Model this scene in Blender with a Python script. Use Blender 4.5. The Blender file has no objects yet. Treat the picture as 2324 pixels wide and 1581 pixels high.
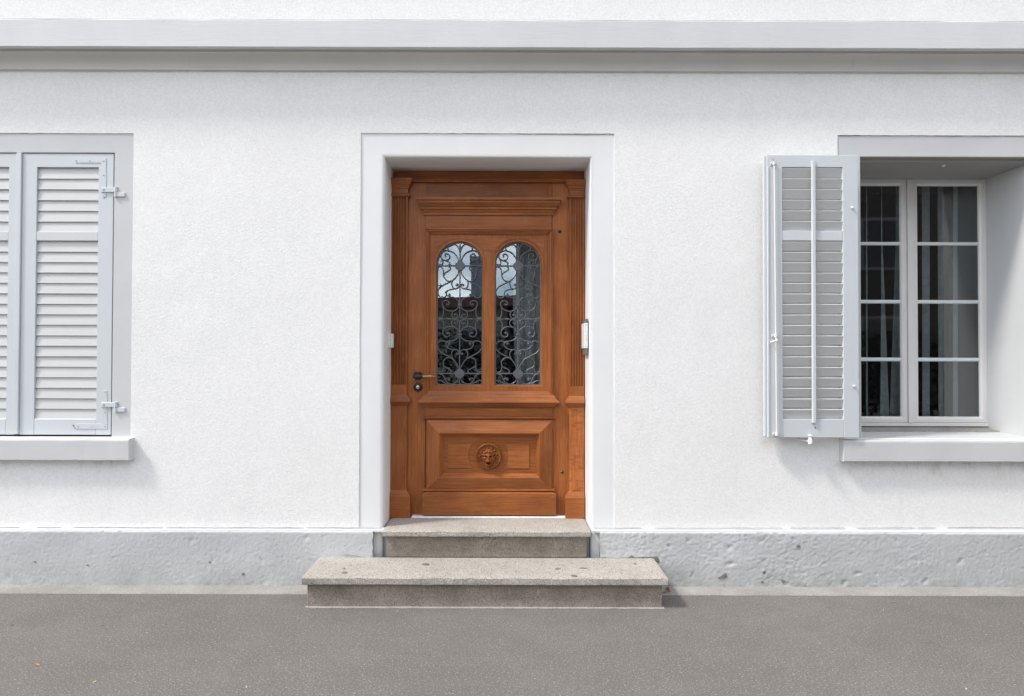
import bpy, bmesh, math, random
from mathutils import Vector, Matrix, noise
random.seed(7)
SC = bpy.context.scene
COL = SC.collection

# ------------------------------------------------------------------ camera, sky, sun, exposure
D = 4.2                        # metres from the facade
F = 1491.0                     # focal length in units of a 2324 wide frame
PITCH, ROLL = math.radians(0.8), math.radians(0.15)
PX, PY = 1145.0, 800.0 - F*math.tan(PITCH)
_f = Vector((0, math.cos(PITCH), math.sin(PITCH)))
_u0 = Vector((0, -math.sin(PITCH), math.cos(PITCH)))
_r0 = Vector((1, 0, 0))
CR = _r0*math.cos(ROLL) + _u0*math.sin(ROLL)
CU = _u0*math.cos(ROLL) - _r0*math.sin(ROLL)

def _rel(x, y, Y):
    d = _f + CR*((x-PX)/F) - CU*((y-PY)/F)
    t = (Y + D)/d.y
    return d.x*t, d.z*t
EYE = -_rel(1145, 1333, -0.05)[1]          # eye height above the pavement
def P(x, y, Y):
    """measured position on the photograph -> (X, Z) in metres on the plane at depth Y"""
    a, b = _rel(x, y, Y)
    return a, b + EYE
def R(x0, y0, x1, y1, Y):
    xm, ym = (x0+x1)/2, (y0+y1)/2
    return P(x0, ym, Y)[0], P(x1, ym, Y)[0], P(xm, y1, Y)[1], P(xm, y0, Y)[1]   # X0 X1 Z0 Z1
def ZG(y, Z=0.0, x=1145):
    """depth at which the level Z shows at height y"""
    d = _f + CR*((x-PX)/F) - CU*((y-PY)/F)
    return (Z-EYE)/d.z*d.y - D

cam = bpy.data.cameras.new("camera")
cam.sensor_width = 36.0
cam.lens = F/2324*36
cam.shift_x = (1162-PX)/2324
cam.shift_y = (PY-790.5)/2324
cam.clip_start, cam.clip_end = 0.05, 1000
co = bpy.data.objects.new("camera", cam)
COL.objects.link(co)
m = Matrix((CR, CU, -_f)).transposed().to_4x4()
m.translation = Vector((0, -D, EYE))
co.matrix_world = m
SC.camera = co

SUN = Vector((0.73, 0.30, -1.0)).normalized()      # direction the light travels
w = bpy.data.worlds.new("World"); SC.world = w
w.use_nodes = True
nt = w.node_tree; nt.nodes.clear()
out = nt.nodes.new("ShaderNodeOutputWorld"); bg = nt.nodes.new("ShaderNodeBackground")
sky = nt.nodes.new("ShaderNodeTexSky"); sky.sky_type = 'NISHITA'; sky.sun_disc = False
sky.sun_elevation = math.asin(-SUN.z); sky.sun_rotation = math.atan2(-SUN.x, -SUN.y)
sky.air_density = 1.0; sky.dust_density = 1.0; sky.ozone_density = 1.0
tc = nt.nodes.new("ShaderNodeTexCoord")
mp = nt.nodes.new("ShaderNodeMapping"); mp.inputs['Scale'].default_value = (1.0, 1.0, 2.2)
mp.inputs['Location'].default_value = (0.35, 0.1, 0.2)
n1 = nt.nodes.new("ShaderNodeTexNoise"); n1.inputs['Scale'].default_value = 6.0; n1.inputs['Detail'].default_value = 9; n1.inputs['Roughness'].default_value = 0.55
cr = nt.nodes.new("ShaderNodeValToRGB")
cr.color_ramp.elements[0].position = 0.41; cr.color_ramp.elements[0].color = (0.08,)*3+(1,)
cr.color_ramp.elements[1].position = 0.60; cr.color_ramp.elements[1].color = (0.95,)*3+(1,)
mx = nt.nodes.new("ShaderNodeMix"); mx.data_type = 'RGBA'
mx.inputs[7].default_value = (10.9, 10.75, 10.45, 1)      # cloud white in the sky's own units
n2 = nt.nodes.new("ShaderNodeTexNoise"); n2.inputs['Scale'].default_value = 5.5; n2.inputs['Detail'].default_value = 7
cs = nt.nodes.new("ShaderNodeValToRGB")
cs.color_ramp.elements[0].position = 0.35; cs.color_ramp.elements[0].color = (8.4, 8.35, 8.4, 1)
cs.color_ramp.elements[1].position = 0.65; cs.color_ramp.elements[1].color = (12.6, 12.3, 11.8, 1)
nt.links.new(mp.outputs[0], n2.inputs['Vector']); nt.links.new(n2.outputs['Fac'], cs.inputs[0]); nt.links.new(cs.outputs[0], mx.inputs[7])
nt.links.new(tc.outputs['Generated'], mp.inputs['Vector']); nt.links.new(mp.outputs[0], n1.inputs['Vector'])
nt.links.new(n1.outputs['Fac'], cr.inputs[0]); nt.links.new(cr.outputs[0], mx.inputs[0])
nt.links.new(sky.outputs[0], mx.inputs[6]); nt.links.new(mx.outputs[2], bg.inputs[0])
bg.inputs['Strength'].default_value = 0.15
nt.links.new(bg.outputs[0], out.inputs[0])

sl = bpy.data.lights.new("sun", 'SUN'); sl.energy = 2.0; sl.angle = math.radians(8); sl.color = (1.0, 0.955, 0.89)
so = bpy.data.objects.new("sun", sl); COL.objects.link(so)
so.rotation_euler = SUN.to_track_quat('-Z', 'Y').to_euler(); so.location = (-6, -4, 9)
SC.view_settings.view_transform = 'Standard'; SC.view_settings.look = 'None'
SC.view_settings.exposure = 0.74; SC.view_settings.gamma = 1.0; SC.view_settings.use_curve_mapping = False
SC.render.engine = 'CYCLES'
SC.cycles.max_bounces = 8; SC.cycles.diffuse_bounces = 4; SC.cycles.transparent_max_bounces = 12
SC.cycles.use_denoising = True
try: SC.cycles.denoiser = 'OPENIMAGEDENOISE'
except Exception: pass

# ------------------------------------------------------------------ materials
def new_mat(name):
    mt = bpy.data.materials.new(name); mt.use_nodes = True
    b = mt.node_tree.nodes['Principled BSDF']
    return mt, mt.node_tree, b
def N(nt, typ, **kw):
    n = nt.nodes.new(typ)
    for k, v in kw.items(): n.inputs[k].default_value = v
    return n
def coords(nt, scale=(1, 1, 1), rnd=True):
    t = nt.nodes.new("ShaderNodeTexCoord")
    mp = nt.nodes.new("ShaderNodeMapping"); mp.inputs['Scale'].default_value = scale
    if rnd:
        oi = nt.nodes.new("ShaderNodeObjectInfo")
        mu = nt.nodes.new("ShaderNodeMath"); mu.operation = 'MULTIPLY'; mu.inputs[1].default_value = 37.0
        ad = nt.nodes.new("ShaderNodeVectorMath"); ad.operation = 'ADD'
        nt.links.new(oi.outputs['Random'], mu.inputs[0]); nt.links.new(t.outputs['Object'], ad.inputs[0])
        nt.links.new(mu.outputs[0], ad.inputs[1]); nt.links.new(ad.outputs[0], mp.inputs['Vector'])
    else:
        g = nt.nodes.new("ShaderNodeNewGeometry"); nt.links.new(g.outputs['Position'], mp.inputs['Vector'])
    return mp.outputs[0]
def ramp(nt, src, stops):
    r = nt.nodes.new("ShaderNodeValToRGB"); e = r.color_ramp.elements
    while len(e) < len(stops): e.new(0.5)
    for i, (p, c) in enumerate(stops):
        e[i].position = p; e[i].color = (c if len(c) == 4 else tuple(c)+(1,)) if isinstance(c, tuple) else (c, c, c, 1)
    nt.links.new(src, r.inputs[0]); return r.outputs[0]
def mixc(nt, fac, a, b, mode='MIX'):
    mxn = nt.nodes.new("ShaderNodeMix"); mxn.data_type = 'RGBA'; mxn.blend_type = mode
    for s, i in ((fac, 0), (a, 6), (b, 7)):
        if hasattr(s, 'is_output'): nt.links.new(s, mxn.inputs[i])
        elif isinstance(s, tuple): mxn.inputs[i].default_value = s if len(s) == 4 else s+(1,)
        else: mxn.inputs[i].default_value = s
    return mxn.outputs[2]
def bump(nt, bsdf, h, strength, dist, prev=None):
    b = nt.nodes.new("ShaderNodeBump"); b.inputs['Strength'].default_value = strength; b.inputs['Distance'].default_value = dist
    nt.links.new(h, b.inputs['Height'])
    if prev is not None: nt.links.new(prev, b.inputs['Normal'])
    nt.links.new(b.outputs[0], bsdf.inputs['Normal']); return b.outputs[0]
def noise_t(nt, v, scale, detail=4, rough=0.55, dist=0.0):
    n = N(nt, "ShaderNodeTexNoise", Scale=scale, Detail=detail, Roughness=rough, Distortion=dist)
    nt.links.new(v, n.inputs['Vector']); return n.outputs['Fac']

def foot_grime(nt, c, v, z1):
    sx = nt.nodes.new('ShaderNodeSeparateXYZ'); nt.links.new(v, sx.inputs[0])
    dn = N(nt, 'ShaderNodeMapRange'); dn.inputs[1].default_value = z1; dn.inputs[2].default_value = 0.0
    nt.links.new(sx.outputs[2], dn.inputs[0])
    gn = ramp(nt, noise_t(nt, v, 11, 8, 0.75), [(0.36, 0.05), (0.66, 0.75)])
    mm = nt.nodes.new('ShaderNodeMath'); mm.operation = 'MULTIPLY'; nt.links.new(dn.outputs[0], mm.inputs[0]); nt.links.new(gn, mm.inputs[1])
    return mixc(nt, mm.outputs[0], c, (0.27, 0.255, 0.235))
def paint(name, col, grain=(40, 40, 40), bs=0.25, bd=0.003, rough=0.6, var=0.05, dirt=0.0, dirtcol=(0.16, 0.13, 0.10), spots=0.0, world=True, foot=0.0):
    mt, nt, b = new_mat(name)
    v = coords(nt, rnd=not world); vg = coords(nt, grain, rnd=not world)
    big = noise_t(nt, v, 2.3, 5)
    c0 = tuple(x*(1-var) for x in col); c1 = tuple(min(1, x*(1+var)) for x in col)
    c = ramp(nt, big, [(0.3, c0), (0.7, c1)])
    if dirt > 0:
        dn = ramp(nt, noise_t(nt, v, 7.5, 8, 0.7), [(0.62, 0.0), (0.80, dirt)])
        c = mixc(nt, dn, c, dirtcol)
    if spots > 0:
        sn = ramp(nt, noise_t(nt, v, 45, 3, 0.5), [(0.72, 0.0), (0.78, spots)])
        c = mixc(nt, sn, c, dirtcol)
    if foot: c = foot_grime(nt, c, v, foot)
    nt.links.new(c, b.inputs['Base Color']); b.inputs['Roughness'].default_value = rough
    h = noise_t(nt, vg, 1.0, 5, 0.6)
    p = bump(nt, b, h, bs, bd)
    return mt

def stucco():
    mt, nt, b = new_mat("white_stucco")
    v = coords(nt, rnd=False)
    c = ramp(nt, noise_t(nt, v, 0.9, 6, 0.6), [(0.3, (0.77, 0.765, 0.755)), (0.7, (0.825, 0.82, 0.81))])
    d = ramp(nt, noise_t(nt, v, 1.7, 8, 0.65), [(0.56, 0.0), (0.80, 0.40)])
    c = mixc(nt, d, c, (0.67, 0.67, 0.665))
    st = ramp(nt, noise_t(nt, coords(nt, (9, 9, 0.8), rnd=False), 1.0, 6, 0.6), [(0.60, 0.0), (0.82, 0.30)])
    c = mixc(nt, st, c, (0.64, 0.635, 0.62))                    # rain streaks
    sp = ramp(nt, noise_t(nt, v, 120, 2, 0.5), [(0.68, 0.0), (0.78, 0.25)])
    c = mixc(nt, sp, c, (0.50, 0.48, 0.45))
    fg = ramp(nt, noise_t(nt, v, 85, 3, 0.6), [(0.30, (0.93, 0.93, 0.93)), (0.70, (1.05, 1.05, 1.05))])
    c = mixc(nt, 1.0, c, fg, 'MULTIPLY')                        # shading of the fine relief put into the colour as speckle
    # grime caught right under the cornice and splashed up from the plinth
    sx = nt.nodes.new("ShaderNodeSeparateXYZ"); nt.links.new(v, sx.inputs[0])
    up = N(nt, "ShaderNodeMapRange"); up.inputs[1].default_value = GRIME_TOP-0.045; up.inputs[2].default_value = GRIME_TOP
    nt.links.new(sx.outputs[2], up.inputs[0])
    cap = N(nt, "ShaderNodeMapRange"); cap.inputs[1].default_value = GRIME_TOP+0.04; cap.inputs[2].default_value = GRIME_TOP+0.02
    nt.links.new(sx.outputs[2], cap.inputs[0])
    gn = ramp(nt, noise_t(nt, v, 9, 8, 0.72), [(0.58, 0.0), (0.78, 0.8)])
    m1 = nt.nodes.new("ShaderNodeMath"); m1.operation = 'MULTIPLY'; nt.links.new(up.outputs[0], m1.inputs[0]); nt.links.new(cap.outputs[0], m1.inputs[1])
    m2 = nt.nodes.new("ShaderNodeMath"); m2.operation = 'MULTIPLY'; nt.links.new(m1.outputs[0], m2.inputs[0]); nt.links.new(gn, m2.inputs[1])
    c = mixc(nt, m2.outputs[0], c, (0.30, 0.28, 0.25))
    # dirt washed down under the two window sills
    zs_ = N(nt, "ShaderNodeMapRange"); zs_.inputs[1].default_value = SILL_FOOT-0.13; zs_.inputs[2].default_value = SILL_FOOT
    nt.links.new(sx.outputs[2], zs_.inputs[0])
    ab = nt.nodes.new("ShaderNodeMath"); ab.operation = 'LESS_THAN'; ab.inputs[1].default_value = SILL_FOOT+0.02; nt.links.new(sx.outputs[2], ab.inputs[0])
    xa = nt.nodes.new("ShaderNodeMath"); xa.operation = 'LESS_THAN'; xa.inputs[1].default_value = SILL_XL; nt.links.new(sx.outputs[0], xa.inputs[0])
    xb = nt.nodes.new("ShaderNodeMath"); xb.operation = 'GREATER_THAN'; xb.inputs[1].default_value = SILL_XR; nt.links.new(sx.outputs[0], xb.inputs[0])
    xo = nt.nodes.new("ShaderNodeMath"); xo.operation = 'ADD'; nt.links.new(xa.outputs[0], xo.inputs[0]); nt.links.new(xb.outputs[0], xo.inputs[1])
    dn = ramp(nt, noise_t(nt, coords(nt, (1, 1, 0.45), rnd=False), 14, 7, 0.7), [(0.50, 0.0), (0.76, 0.75)])
    acc = dn
    for q in (zs_.outputs[0], ab.outputs[0], xo.outputs[0]):
        mm = nt.nodes.new("ShaderNodeMath"); mm.operation = 'MULTIPLY'; nt.links.new(acc, mm.inputs[0]); nt.links.new(q, mm.inputs[1]); acc = mm.outputs[0]
    c = mixc(nt, acc, c, (0.36, 0.335, 0.30))
    nt.links.new(c, b.inputs['Base Color']); b.inputs['Roughness'].default_value = 0.9
    b.inputs['Specular IOR Level'].default_value = 0.2
    h1 = noise_t(nt, v, 80, 3, 0.6)
    vo = N(nt, "ShaderNodeTexVoronoi", Scale=120.0); nt.links.new(v, vo.inputs['Vector'])
    p = bump(nt, b, h1, 0.30, 0.005)
    p = bump(nt, b, vo.outputs['Distance'], 0.20, 0.004, p)
    return mt

def oak(name, scale, tint=1.0, figure=False):
    """scale stretches the noise across the grain"""
    mt, nt, b = new_mat(name)
    v = coords(nt, scale)
    vb = coords(nt)
    g = noise_t(nt, v, 1.0, 7, 0.62, 0.6)
    c = ramp(nt, g, [(0.25, (0.185*tint, 0.050*tint, 0.0125*tint)), (0.50, (0.300*tint, 0.093*tint, 0.0225*tint)), (0.75, (0.415*tint, 0.146*tint, 0.037*tint))])
    big = ramp(nt, noise_t(nt, vb, 3.5, 4), [(0.3, (0.80, 0.76, 0.73)), (0.7, (1.12, 1.15, 1.18))])
    c = mixc(nt, 1.0, c, big, 'MULTIPLY')
    pores = ramp(nt, noise_t(nt, coords(nt, tuple(s*1.7 for s in scale)), 1.0, 2, 0.5), [(0.60, 0.0), (0.72, 0.40)])
    c = mixc(nt, pores, c, (0.10*tint, 0.032*tint, 0.010*tint))
    oi = nt.nodes.new("ShaderNodeObjectInfo")
    tr = ramp(nt, oi.outputs['Random'], [(0.0, (0.83, 0.80, 0.78)), (1.0, (1.12, 1.13, 1.13))])
    c = mixc(nt, 1.0, c, tr, 'MULTIPLY')
    bl = ramp(nt, noise_t(nt, vb, 9, 5, 0.6), [(0.58, 0.0), (0.78, 0.35)])
    c = mixc(nt, bl, c, (0.36, 0.19, 0.10))
    if figure:
        fg = ramp(nt, noise_t(nt, coords(nt, (14, 14, 60)), 1.0, 3, 0.5, 1.2), [(0.55, 0.0), (0.63, 0.6)])
        c = mixc(nt, fg, c, (0.17, 0.055, 0.016))
    nt.links.new(c, b.inputs['Base Color'])
    b.inputs['Roughness'].default_value = 0.44; b.inputs['Specular IOR Level'].default_value = 0.38
    bump(nt, b, g, 0.18, 0.002)
    return mt

def granite(name, base, dark, light, s=260, dirty=0.0):
    mt, nt, b = new_mat(name)
    v = coords(nt, rnd=False)
    c = ramp(nt, noise_t(nt, v, 3.0, 6, 0.6), [(0.3, tuple(x*0.86 for x in base)), (0.7, tuple(min(1, x*1.12) for x in base))])
    a = ramp(nt, noise_t(nt, v, s, 2, 0.6), [(0.55, 0.0), (0.64, 0.9)])
    c = mixc(nt, a, c, dark)
    a2 = ramp(nt, noise_t(nt, v, s*0.8+17, 2, 0.6, 0.5), [(0.57, 0.0), (0.66, 0.8)])
    c = mixc(nt, a2, c, light)
    a3 = ramp(nt, noise_t(nt, v, 55, 3, 0.6), [(0.63, 0.0), (0.72, 0.40)])
    c = mixc(nt, a3, c, dark)
    if dirty:
        dn = ramp(nt, noise_t(nt, v, 4.0, 8, 0.7), [(0.40, 0.0), (0.72, dirty)])
        c = mixc(nt, dn, c, (0.115, 0.098, 0.080))
    nt.links.new(c, b.inputs['Base Color']); b.inputs['Roughness'].default_value = 0.85
    bump(nt, b, noise_t(nt, v, 170, 4, 0.65), 0.5, 0.004)
    bump(nt, b, noise_t(nt, v, 60, 5, 0.7), 0.45, 0.008)
    return mt

def asphalt():
    mt, nt, b = new_mat("worn_asphalt")
    v = coords(nt, rnd=False)
    c = ramp(nt, noise_t(nt, v, 0.8, 6, 0.6), [(0.3, (0.127, 0.119, 0.109)), (0.7, (0.160, 0.151, 0.140))])
    a = ramp(nt, noise_t(nt, v, 120, 2, 0.6), [(0.53, 0.0), (0.66, 0.75)])
    c = mixc(nt, a, c, (0.085, 0.082, 0.078))
    a2 = ramp(nt, noise_t(nt, v, 125, 2, 0.55, 0.4), [(0.57, 0.0), (0.67, 0.75)])
    c = mixc(nt, a2, c, (0.33, 0.31, 0.285))
    a3 = ramp(nt, noise_t(nt, v, 75, 2, 0.5), [(0.70, 0.0), (0.75, 0.6)])
    c = mixc(nt, a3, c, (0.40, 0.36, 0.29))
    a4 = ramp(nt, noise_t(nt, v, 4.5, 5, 0.6), [(0.48, 0.0), (0.80, 0.32)])
    c = mixc(nt, a4, c, (0.105, 0.099, 0.092))
    a5 = ramp(nt, noise_t(nt, coords(nt, (1.2, 3.0, 1), rnd=False), 2.2, 5, 0.6), [(0.45, 0.0), (0.78, 0.22)])
    c = mixc(nt, a5, c, (0.19, 0.178, 0.160))
    a6 = ramp(nt, noise_t(nt, v, 15, 2, 0.5), [(0.73, 0.0), (0.77, 0.55)])
    c = mixc(nt, a6, c, (0.07, 0.066, 0.06))
    nt.links.new(c, b.inputs['Base Color']); b.inputs['Roughness'].default_value = 0.9
    b.inputs['Specular IOR Level'].default_value = 0.25
    bump(nt, b, noise_t(nt, v, 210, 3, 0.6), 0.45, 0.004)
    return mt

def plain(name, col, rough=0.5, metal=0.0, bumpy=0.0, spec=0.5):
    mt, nt, b = new_mat(name)
    v = coords(nt)
    c = ramp(nt, noise_t(nt, v, 30, 4), [(0.3, tuple(x*0.88 for x in col)), (0.7, tuple(min(1, x*1.12) for x in col))])
    nt.links.new(c, b.inputs['Base Color'])
    b.inputs['Roughness'].default_value = rough; b.inputs['Metallic'].default_value = metal
    b.inputs['Specular IOR Level'].default_value = spec
    if bumpy: bump(nt, b, noise_t(nt, v, 160, 3), bumpy, 0.002)
    return mt

def glass(name, base, extra, tint=(0.92, 0.95, 0.96), wob=0.0, mirror_tint=(1, 1, 1)):
    mt = bpy.data.materials.new(name); mt.use_nodes = True
    nt = mt.node_tree; nt.nodes.clear()
    o = nt.nodes.new("ShaderNodeOutputMaterial"); t = nt.nodes.new("ShaderNodeBsdfTransparent"); g = nt.nodes.new("ShaderNodeBsdfGlossy")
    t.inputs[0].default_value = tint+(1,); g.inputs['Roughness'].default_value = 0.0; g.inputs['Color'].default_value = mirror_tint+(1,)
    fr = N(nt, "ShaderNodeFresnel", IOR=1.5)
    mu = nt.nodes.new("ShaderNodeMath"); mu.operation = 'MULTIPLY_ADD'; mu.inputs[1].default_value = extra; mu.inputs[2].default_value = base; mu.use_clamp = True
    nt.links.new(fr.outputs[0], mu.inputs[0])
    ms = nt.nodes.new("ShaderNodeMixShader")
    nt.links.new(mu.outputs[0], ms.inputs[0]); nt.links.new(t.outputs[0], ms.inputs[1]); nt.links.new(g.outputs[0], ms.inputs[2])
    nt.links.new(ms.outputs[0], o.inputs[0])
    if wob:
        v = coords(nt); b = nt.nodes.new("ShaderNodeBump"); b.inputs['Strength'].default_value = wob; b.inputs['Distance'].default_value = 0.002
        nt.links.new(noise_t(nt, v, 5, 2), b.inputs['Height']); nt.links.new(b.outputs[0], g.inputs['Normal'])
    return mt

GRIME_TOP = P(1162, 163, 0)[1]
SILL_FOOT = P(2120, 1047, 0)[1]; SILL_XL = P(300, 1060, 0)[0]; SILL_XR = P(1912, 1060, 0)[0]
M = {}
M['stucco'] = stucco()
M['trim'] = paint("pale_grey_masonry_paint", (0.548, 0.557, 0.562), grain=(18, 18, 130), bs=0.30, bd=0.003, var=0.035, dirt=0.10, spots=0.35)
M['reveal'] = paint("white_masonry_paint", (0.75, 0.755, 0.755), grain=(30, 30, 60), bs=0.22, bd=0.003, var=0.03, dirt=0.12, spots=0.25)
M['cornice'] = paint("grey_cornice_paint", (0.590, 0.600, 0.606), grain=(9, 30, 120), bs=0.24, bd=0.004, var=0.05, dirt=0.14, spots=0.3)
M['cove'] = paint("grey_cove_paint", (0.60, 0.59, 0.575), grain=(9, 30, 60), bs=0.2, bd=0.003, var=0.04, dirt=0.25, spots=0.4)
M['soffit'] = paint("dull_grey_soffit", (0.33, 0.322, 0.31), grain=(9, 30, 60), bs=0.2, bd=0.003, var=0.05, dirt=0.3, spots=0.4)  # lintel underside kept darker than the trim around it
M['plinth'] = paint("blue_grey_plinth_paint", (0.478, 0.490, 0.494), grain=(70, 70, 45), bs=0.55, bd=0.006, var=0.08, dirt=0.45, dirtcol=(0.36, 0.35, 0.33), spots=0.35, foot=0.16)
M['shutter'] = paint("pale_blue_grey_gloss_paint", (0.558, 0.588, 0.610), grain=(25, 25, 6), bs=0.08, bd=0.001, rough=0.42, var=0.03, spots=0.15, world=False)
M['slat'] = paint("pale_grey_slat_paint", (0.545, 0.545, 0.535), grain=(5, 60, 60), bs=0.10, bd=0.001, rough=0.45, var=0.04, spots=0.15, world=False)
M['winpaint'] = paint("off_white_window_paint", (0.70, 0.69, 0.675), grain=(30, 30, 8), bs=0.06, bd=0.001, rough=0.4, var=0.025, world=False)
M['bar'] = paint("pale_blue_glazing_bar_paint", (0.62, 0.68, 0.70), rough=0.35, var=0.02, bs=0.03, world=False)
M['oak_v'] = oak("oak_upright_grain", (190, 190, 5))
M['oak_h'] = oak("oak_level_grain", (5, 190, 190))
M['oak_fig'] = oak("oak_figured_grain", (160, 160, 6), 1.28, True)
M['granite'] = granite("grey_granite", (0.40, 0.37, 0.33), (0.10, 0.095, 0.085), (0.61, 0.58, 0.525), 150, 0.25)
M['granite2'] = granite("weathered_granite", (0.315, 0.27, 0.22), (0.10, 0.088, 0.075), (0.46, 0.41, 0.35), 140, 0.75)
M['asphalt'] = asphalt()
M['concrete'] = granite("pale_concrete", (0.31, 0.297, 0.275), (0.24, 0.225, 0.205), (0.43, 0.41, 0.385), 120, 0.35)
M['iron'] = plain("grey_painted_iron", (0.105, 0.112, 0.124), 0.38, 0.0, 0.2)
M['bronze'] = plain("dark_bronze", (0.055, 0.050, 0.046), 0.38, 0.6, 0.3)
M['brass'] = plain("aged_brass", (0.36, 0.26, 0.14), 0.35, 0.9)
M['steel'] = plain("bright_steel", (0.62, 0.61, 0.60), 0.3, 0.9)
M['dark'] = plain("black_slot", (0.012, 0.012, 0.012), 0.6)
M['plastic'] = plain("white_plastic", (0.72, 0.72, 0.72), 0.4)
M['greyplastic'] = plain("grey_plastic", (0.50, 0.49, 0.49), 0.45)
M['brownmetal'] = plain("brown_metal", (0.20, 0.165, 0.145), 0.5, 0.3)
M['alu'] = plain("white_threshold_metal", (0.86, 0.86, 0.86), 0.35)
M['rust'] = plain("bare_brown_wood", (0.16, 0.085, 0.065), 0.8)
M['glass_door'] = glass("door_glass", 0.13, 1.0, wob=0.012, mirror_tint=(0.80, 0.90, 1.0))  # blue of the mirrored sky put into the reflection tint
M['glass_win'] = glass("window_glass", 0.02, 0.9, wob=0.01)
M['curtain'] = plain("grey_curtain_cloth", (0.75, 0.75, 0.72), 0.9)
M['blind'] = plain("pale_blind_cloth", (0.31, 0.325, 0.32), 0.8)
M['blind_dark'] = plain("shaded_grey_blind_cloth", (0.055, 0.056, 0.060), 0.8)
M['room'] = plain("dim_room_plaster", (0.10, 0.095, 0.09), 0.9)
M['leaf'] = plain("dry_brown_leaf", (0.26, 0.10, 0.035), 0.7)
M['straw'] = plain("dry_straw", (0.50, 0.40, 0.20), 0.7)
M['scrap'] = plain("orange_scrap", (0.60, 0.22, 0.12), 0.6)
M['gum'] = plain("dark_gum", (0.16, 0.147, 0.13), 0.8)
M['render_dark'] = plain("bare_brown_render", (0.20, 0.175, 0.15), 0.9, bumpy=0.5)
M['opp_wall'] = plain("beige_render", (0.23, 0.195, 0.165), 0.9)
M['opp_roof'] = plain("red_brown_tile", (0.12, 0.050, 0.040), 0.8)
M['opp_dark'] = plain("dark_brown_cladding", (0.075, 0.065, 0.060), 0.9)
M['opp_grey'] = plain("blue_grey_render", (0.22, 0.23, 0.26), 0.9)
M['opp_glass'] = plain("dark_pane", (0.03, 0.03, 0.035), 0.1)
M['bark'] = plain("bark", (0.08, 0.06, 0.045), 0.9)
M['green'] = plain("green_leaf", (0.05, 0.085, 0.03), 0.7)

# ------------------------------------------------------------------ builders
ORG = {}
def tag(o, label=None, cat=None, group=None, kind=None):
    if label: o['label'] = label
    if cat: o['category'] = cat
    if group: o['group'] = group
    if kind: o['kind'] = kind
    return o
def thing(name, label, cat, loc, group=None):
    o = bpy.data.objects.new(name, None); COL.objects.link(o); o.empty_display_size = 0.1
    o.location = loc; ORG[o] = Vector(loc)
    return tag(o, label, cat, group, 'thing')
def place(name, me, c, parent):
    o = bpy.data.objects.new(name, me); COL.objects.link(o)
    if parent is not None:
        o.parent = parent; o.location = Vector(c) - ORG[parent]
    else: o.location = c
    ORG[o] = Vector(c); return o
def mesh_of(name, vs, fs, mat, smooth=False, bev=0.0, seg=1, flip=False, recalc=True, angle=None):
    c = Vector([(min(v[i] for v in vs)+max(v[i] for v in vs))/2 for i in range(3)])
    bm = bmesh.new()
    bv = [bm.verts.new(Vector(v)-c) for v in vs]
    for f in fs:
        try: bm.faces.new([bv[i] for i in f])
        except ValueError: pass
    if recalc: bmesh.ops.recalc_face_normals(bm, faces=bm.faces)
    if bev > 0:
        bmesh.ops.bevel(bm, geom=list(bm.edges), offset=bev, segments=seg, profile=0.6, affect='EDGES', clamp_overlap=True)
    me = bpy.data.meshes.new(name); bm.to_mesh(me); bm.free()
    if smooth:
        for p in me.polygons: p.use_smooth = True
        if angle is not None:
            try: me.set_sharp_from_angle(angle=math.radians(angle))
            except Exception: pass
    me.materials.append(mat)
    return me, c
def obj(name, vs, fs, mat, parent=None, **kw):
    me, c = mesh_of(name, vs, fs, mat, **kw)
    return place(name, me, c, parent)
BF = [(0, 1, 2, 3), (7, 6, 5, 4), (0, 4, 5, 1), (1, 5, 6, 2), (2, 6, 7, 3), (3, 7, 4, 0)]
def boxv(x0, x1, y0, y1, z0, z1):
    return [(x0, y0, z0), (x1, y0, z0), (x1, y0, z1), (x0, y0, z1), (x0, y1, z0), (x1, y1, z0), (x1, y1, z1), (x0, y1, z1)]
def box(name, x0, x1, y0, y1, z0, z1, mat, parent=None, bev=0.002, seg=1):
    return obj(name, boxv(x0, x1, y0, y1, z0, z1), BF, mat, parent, bev=bev, seg=seg)
def prism_xz(name, pts, y0, y1, mat, parent=None, bev=0.0, **kw):
    """outline in x,z pushed from y0 (front) to y1"""
    n = len(pts)
    vs = [(x, y0, z) for x, z in pts]+[(x, y1, z) for x, z in pts]
    fs = [tuple(range(n)), tuple(range(2*n-1, n-1, -1))]+[(i, (i+1) % n, n+(i+1) % n, n+i) for i in range(n)]
    return obj(name, vs, fs, mat, parent, bev=bev, **kw)
def mould(name, prof, x0, x1, Y, mat, parent=None, **kw):
    """level moulding with returned ends; prof = [(projection, z)] top to bottom"""
    vs, fs = [], []
    n = len(prof)
    for o, z in prof: vs.append((x0-o, Y-o, z))
    for o, z in prof: vs.append((x1+o, Y-o, z))
    for o, z in prof: vs.append((x0-o, Y+0.01, z))
    for o, z in prof: vs.append((x1+o, Y+0.01, z))
    for i in range(n-1):
        fs += [(i, i+1, n+i+1, n+i), (2*n+i, 2*n+i+1, i+1, i), (n+i, n+i+1, 3*n+i+1, 3*n+i)]
    fs += [(0, n, 3*n, 2*n), (n-1, 3*n-1, 4*n-1, 2*n-1)]
    return obj(name, vs, fs, mat, parent, **kw)
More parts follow.
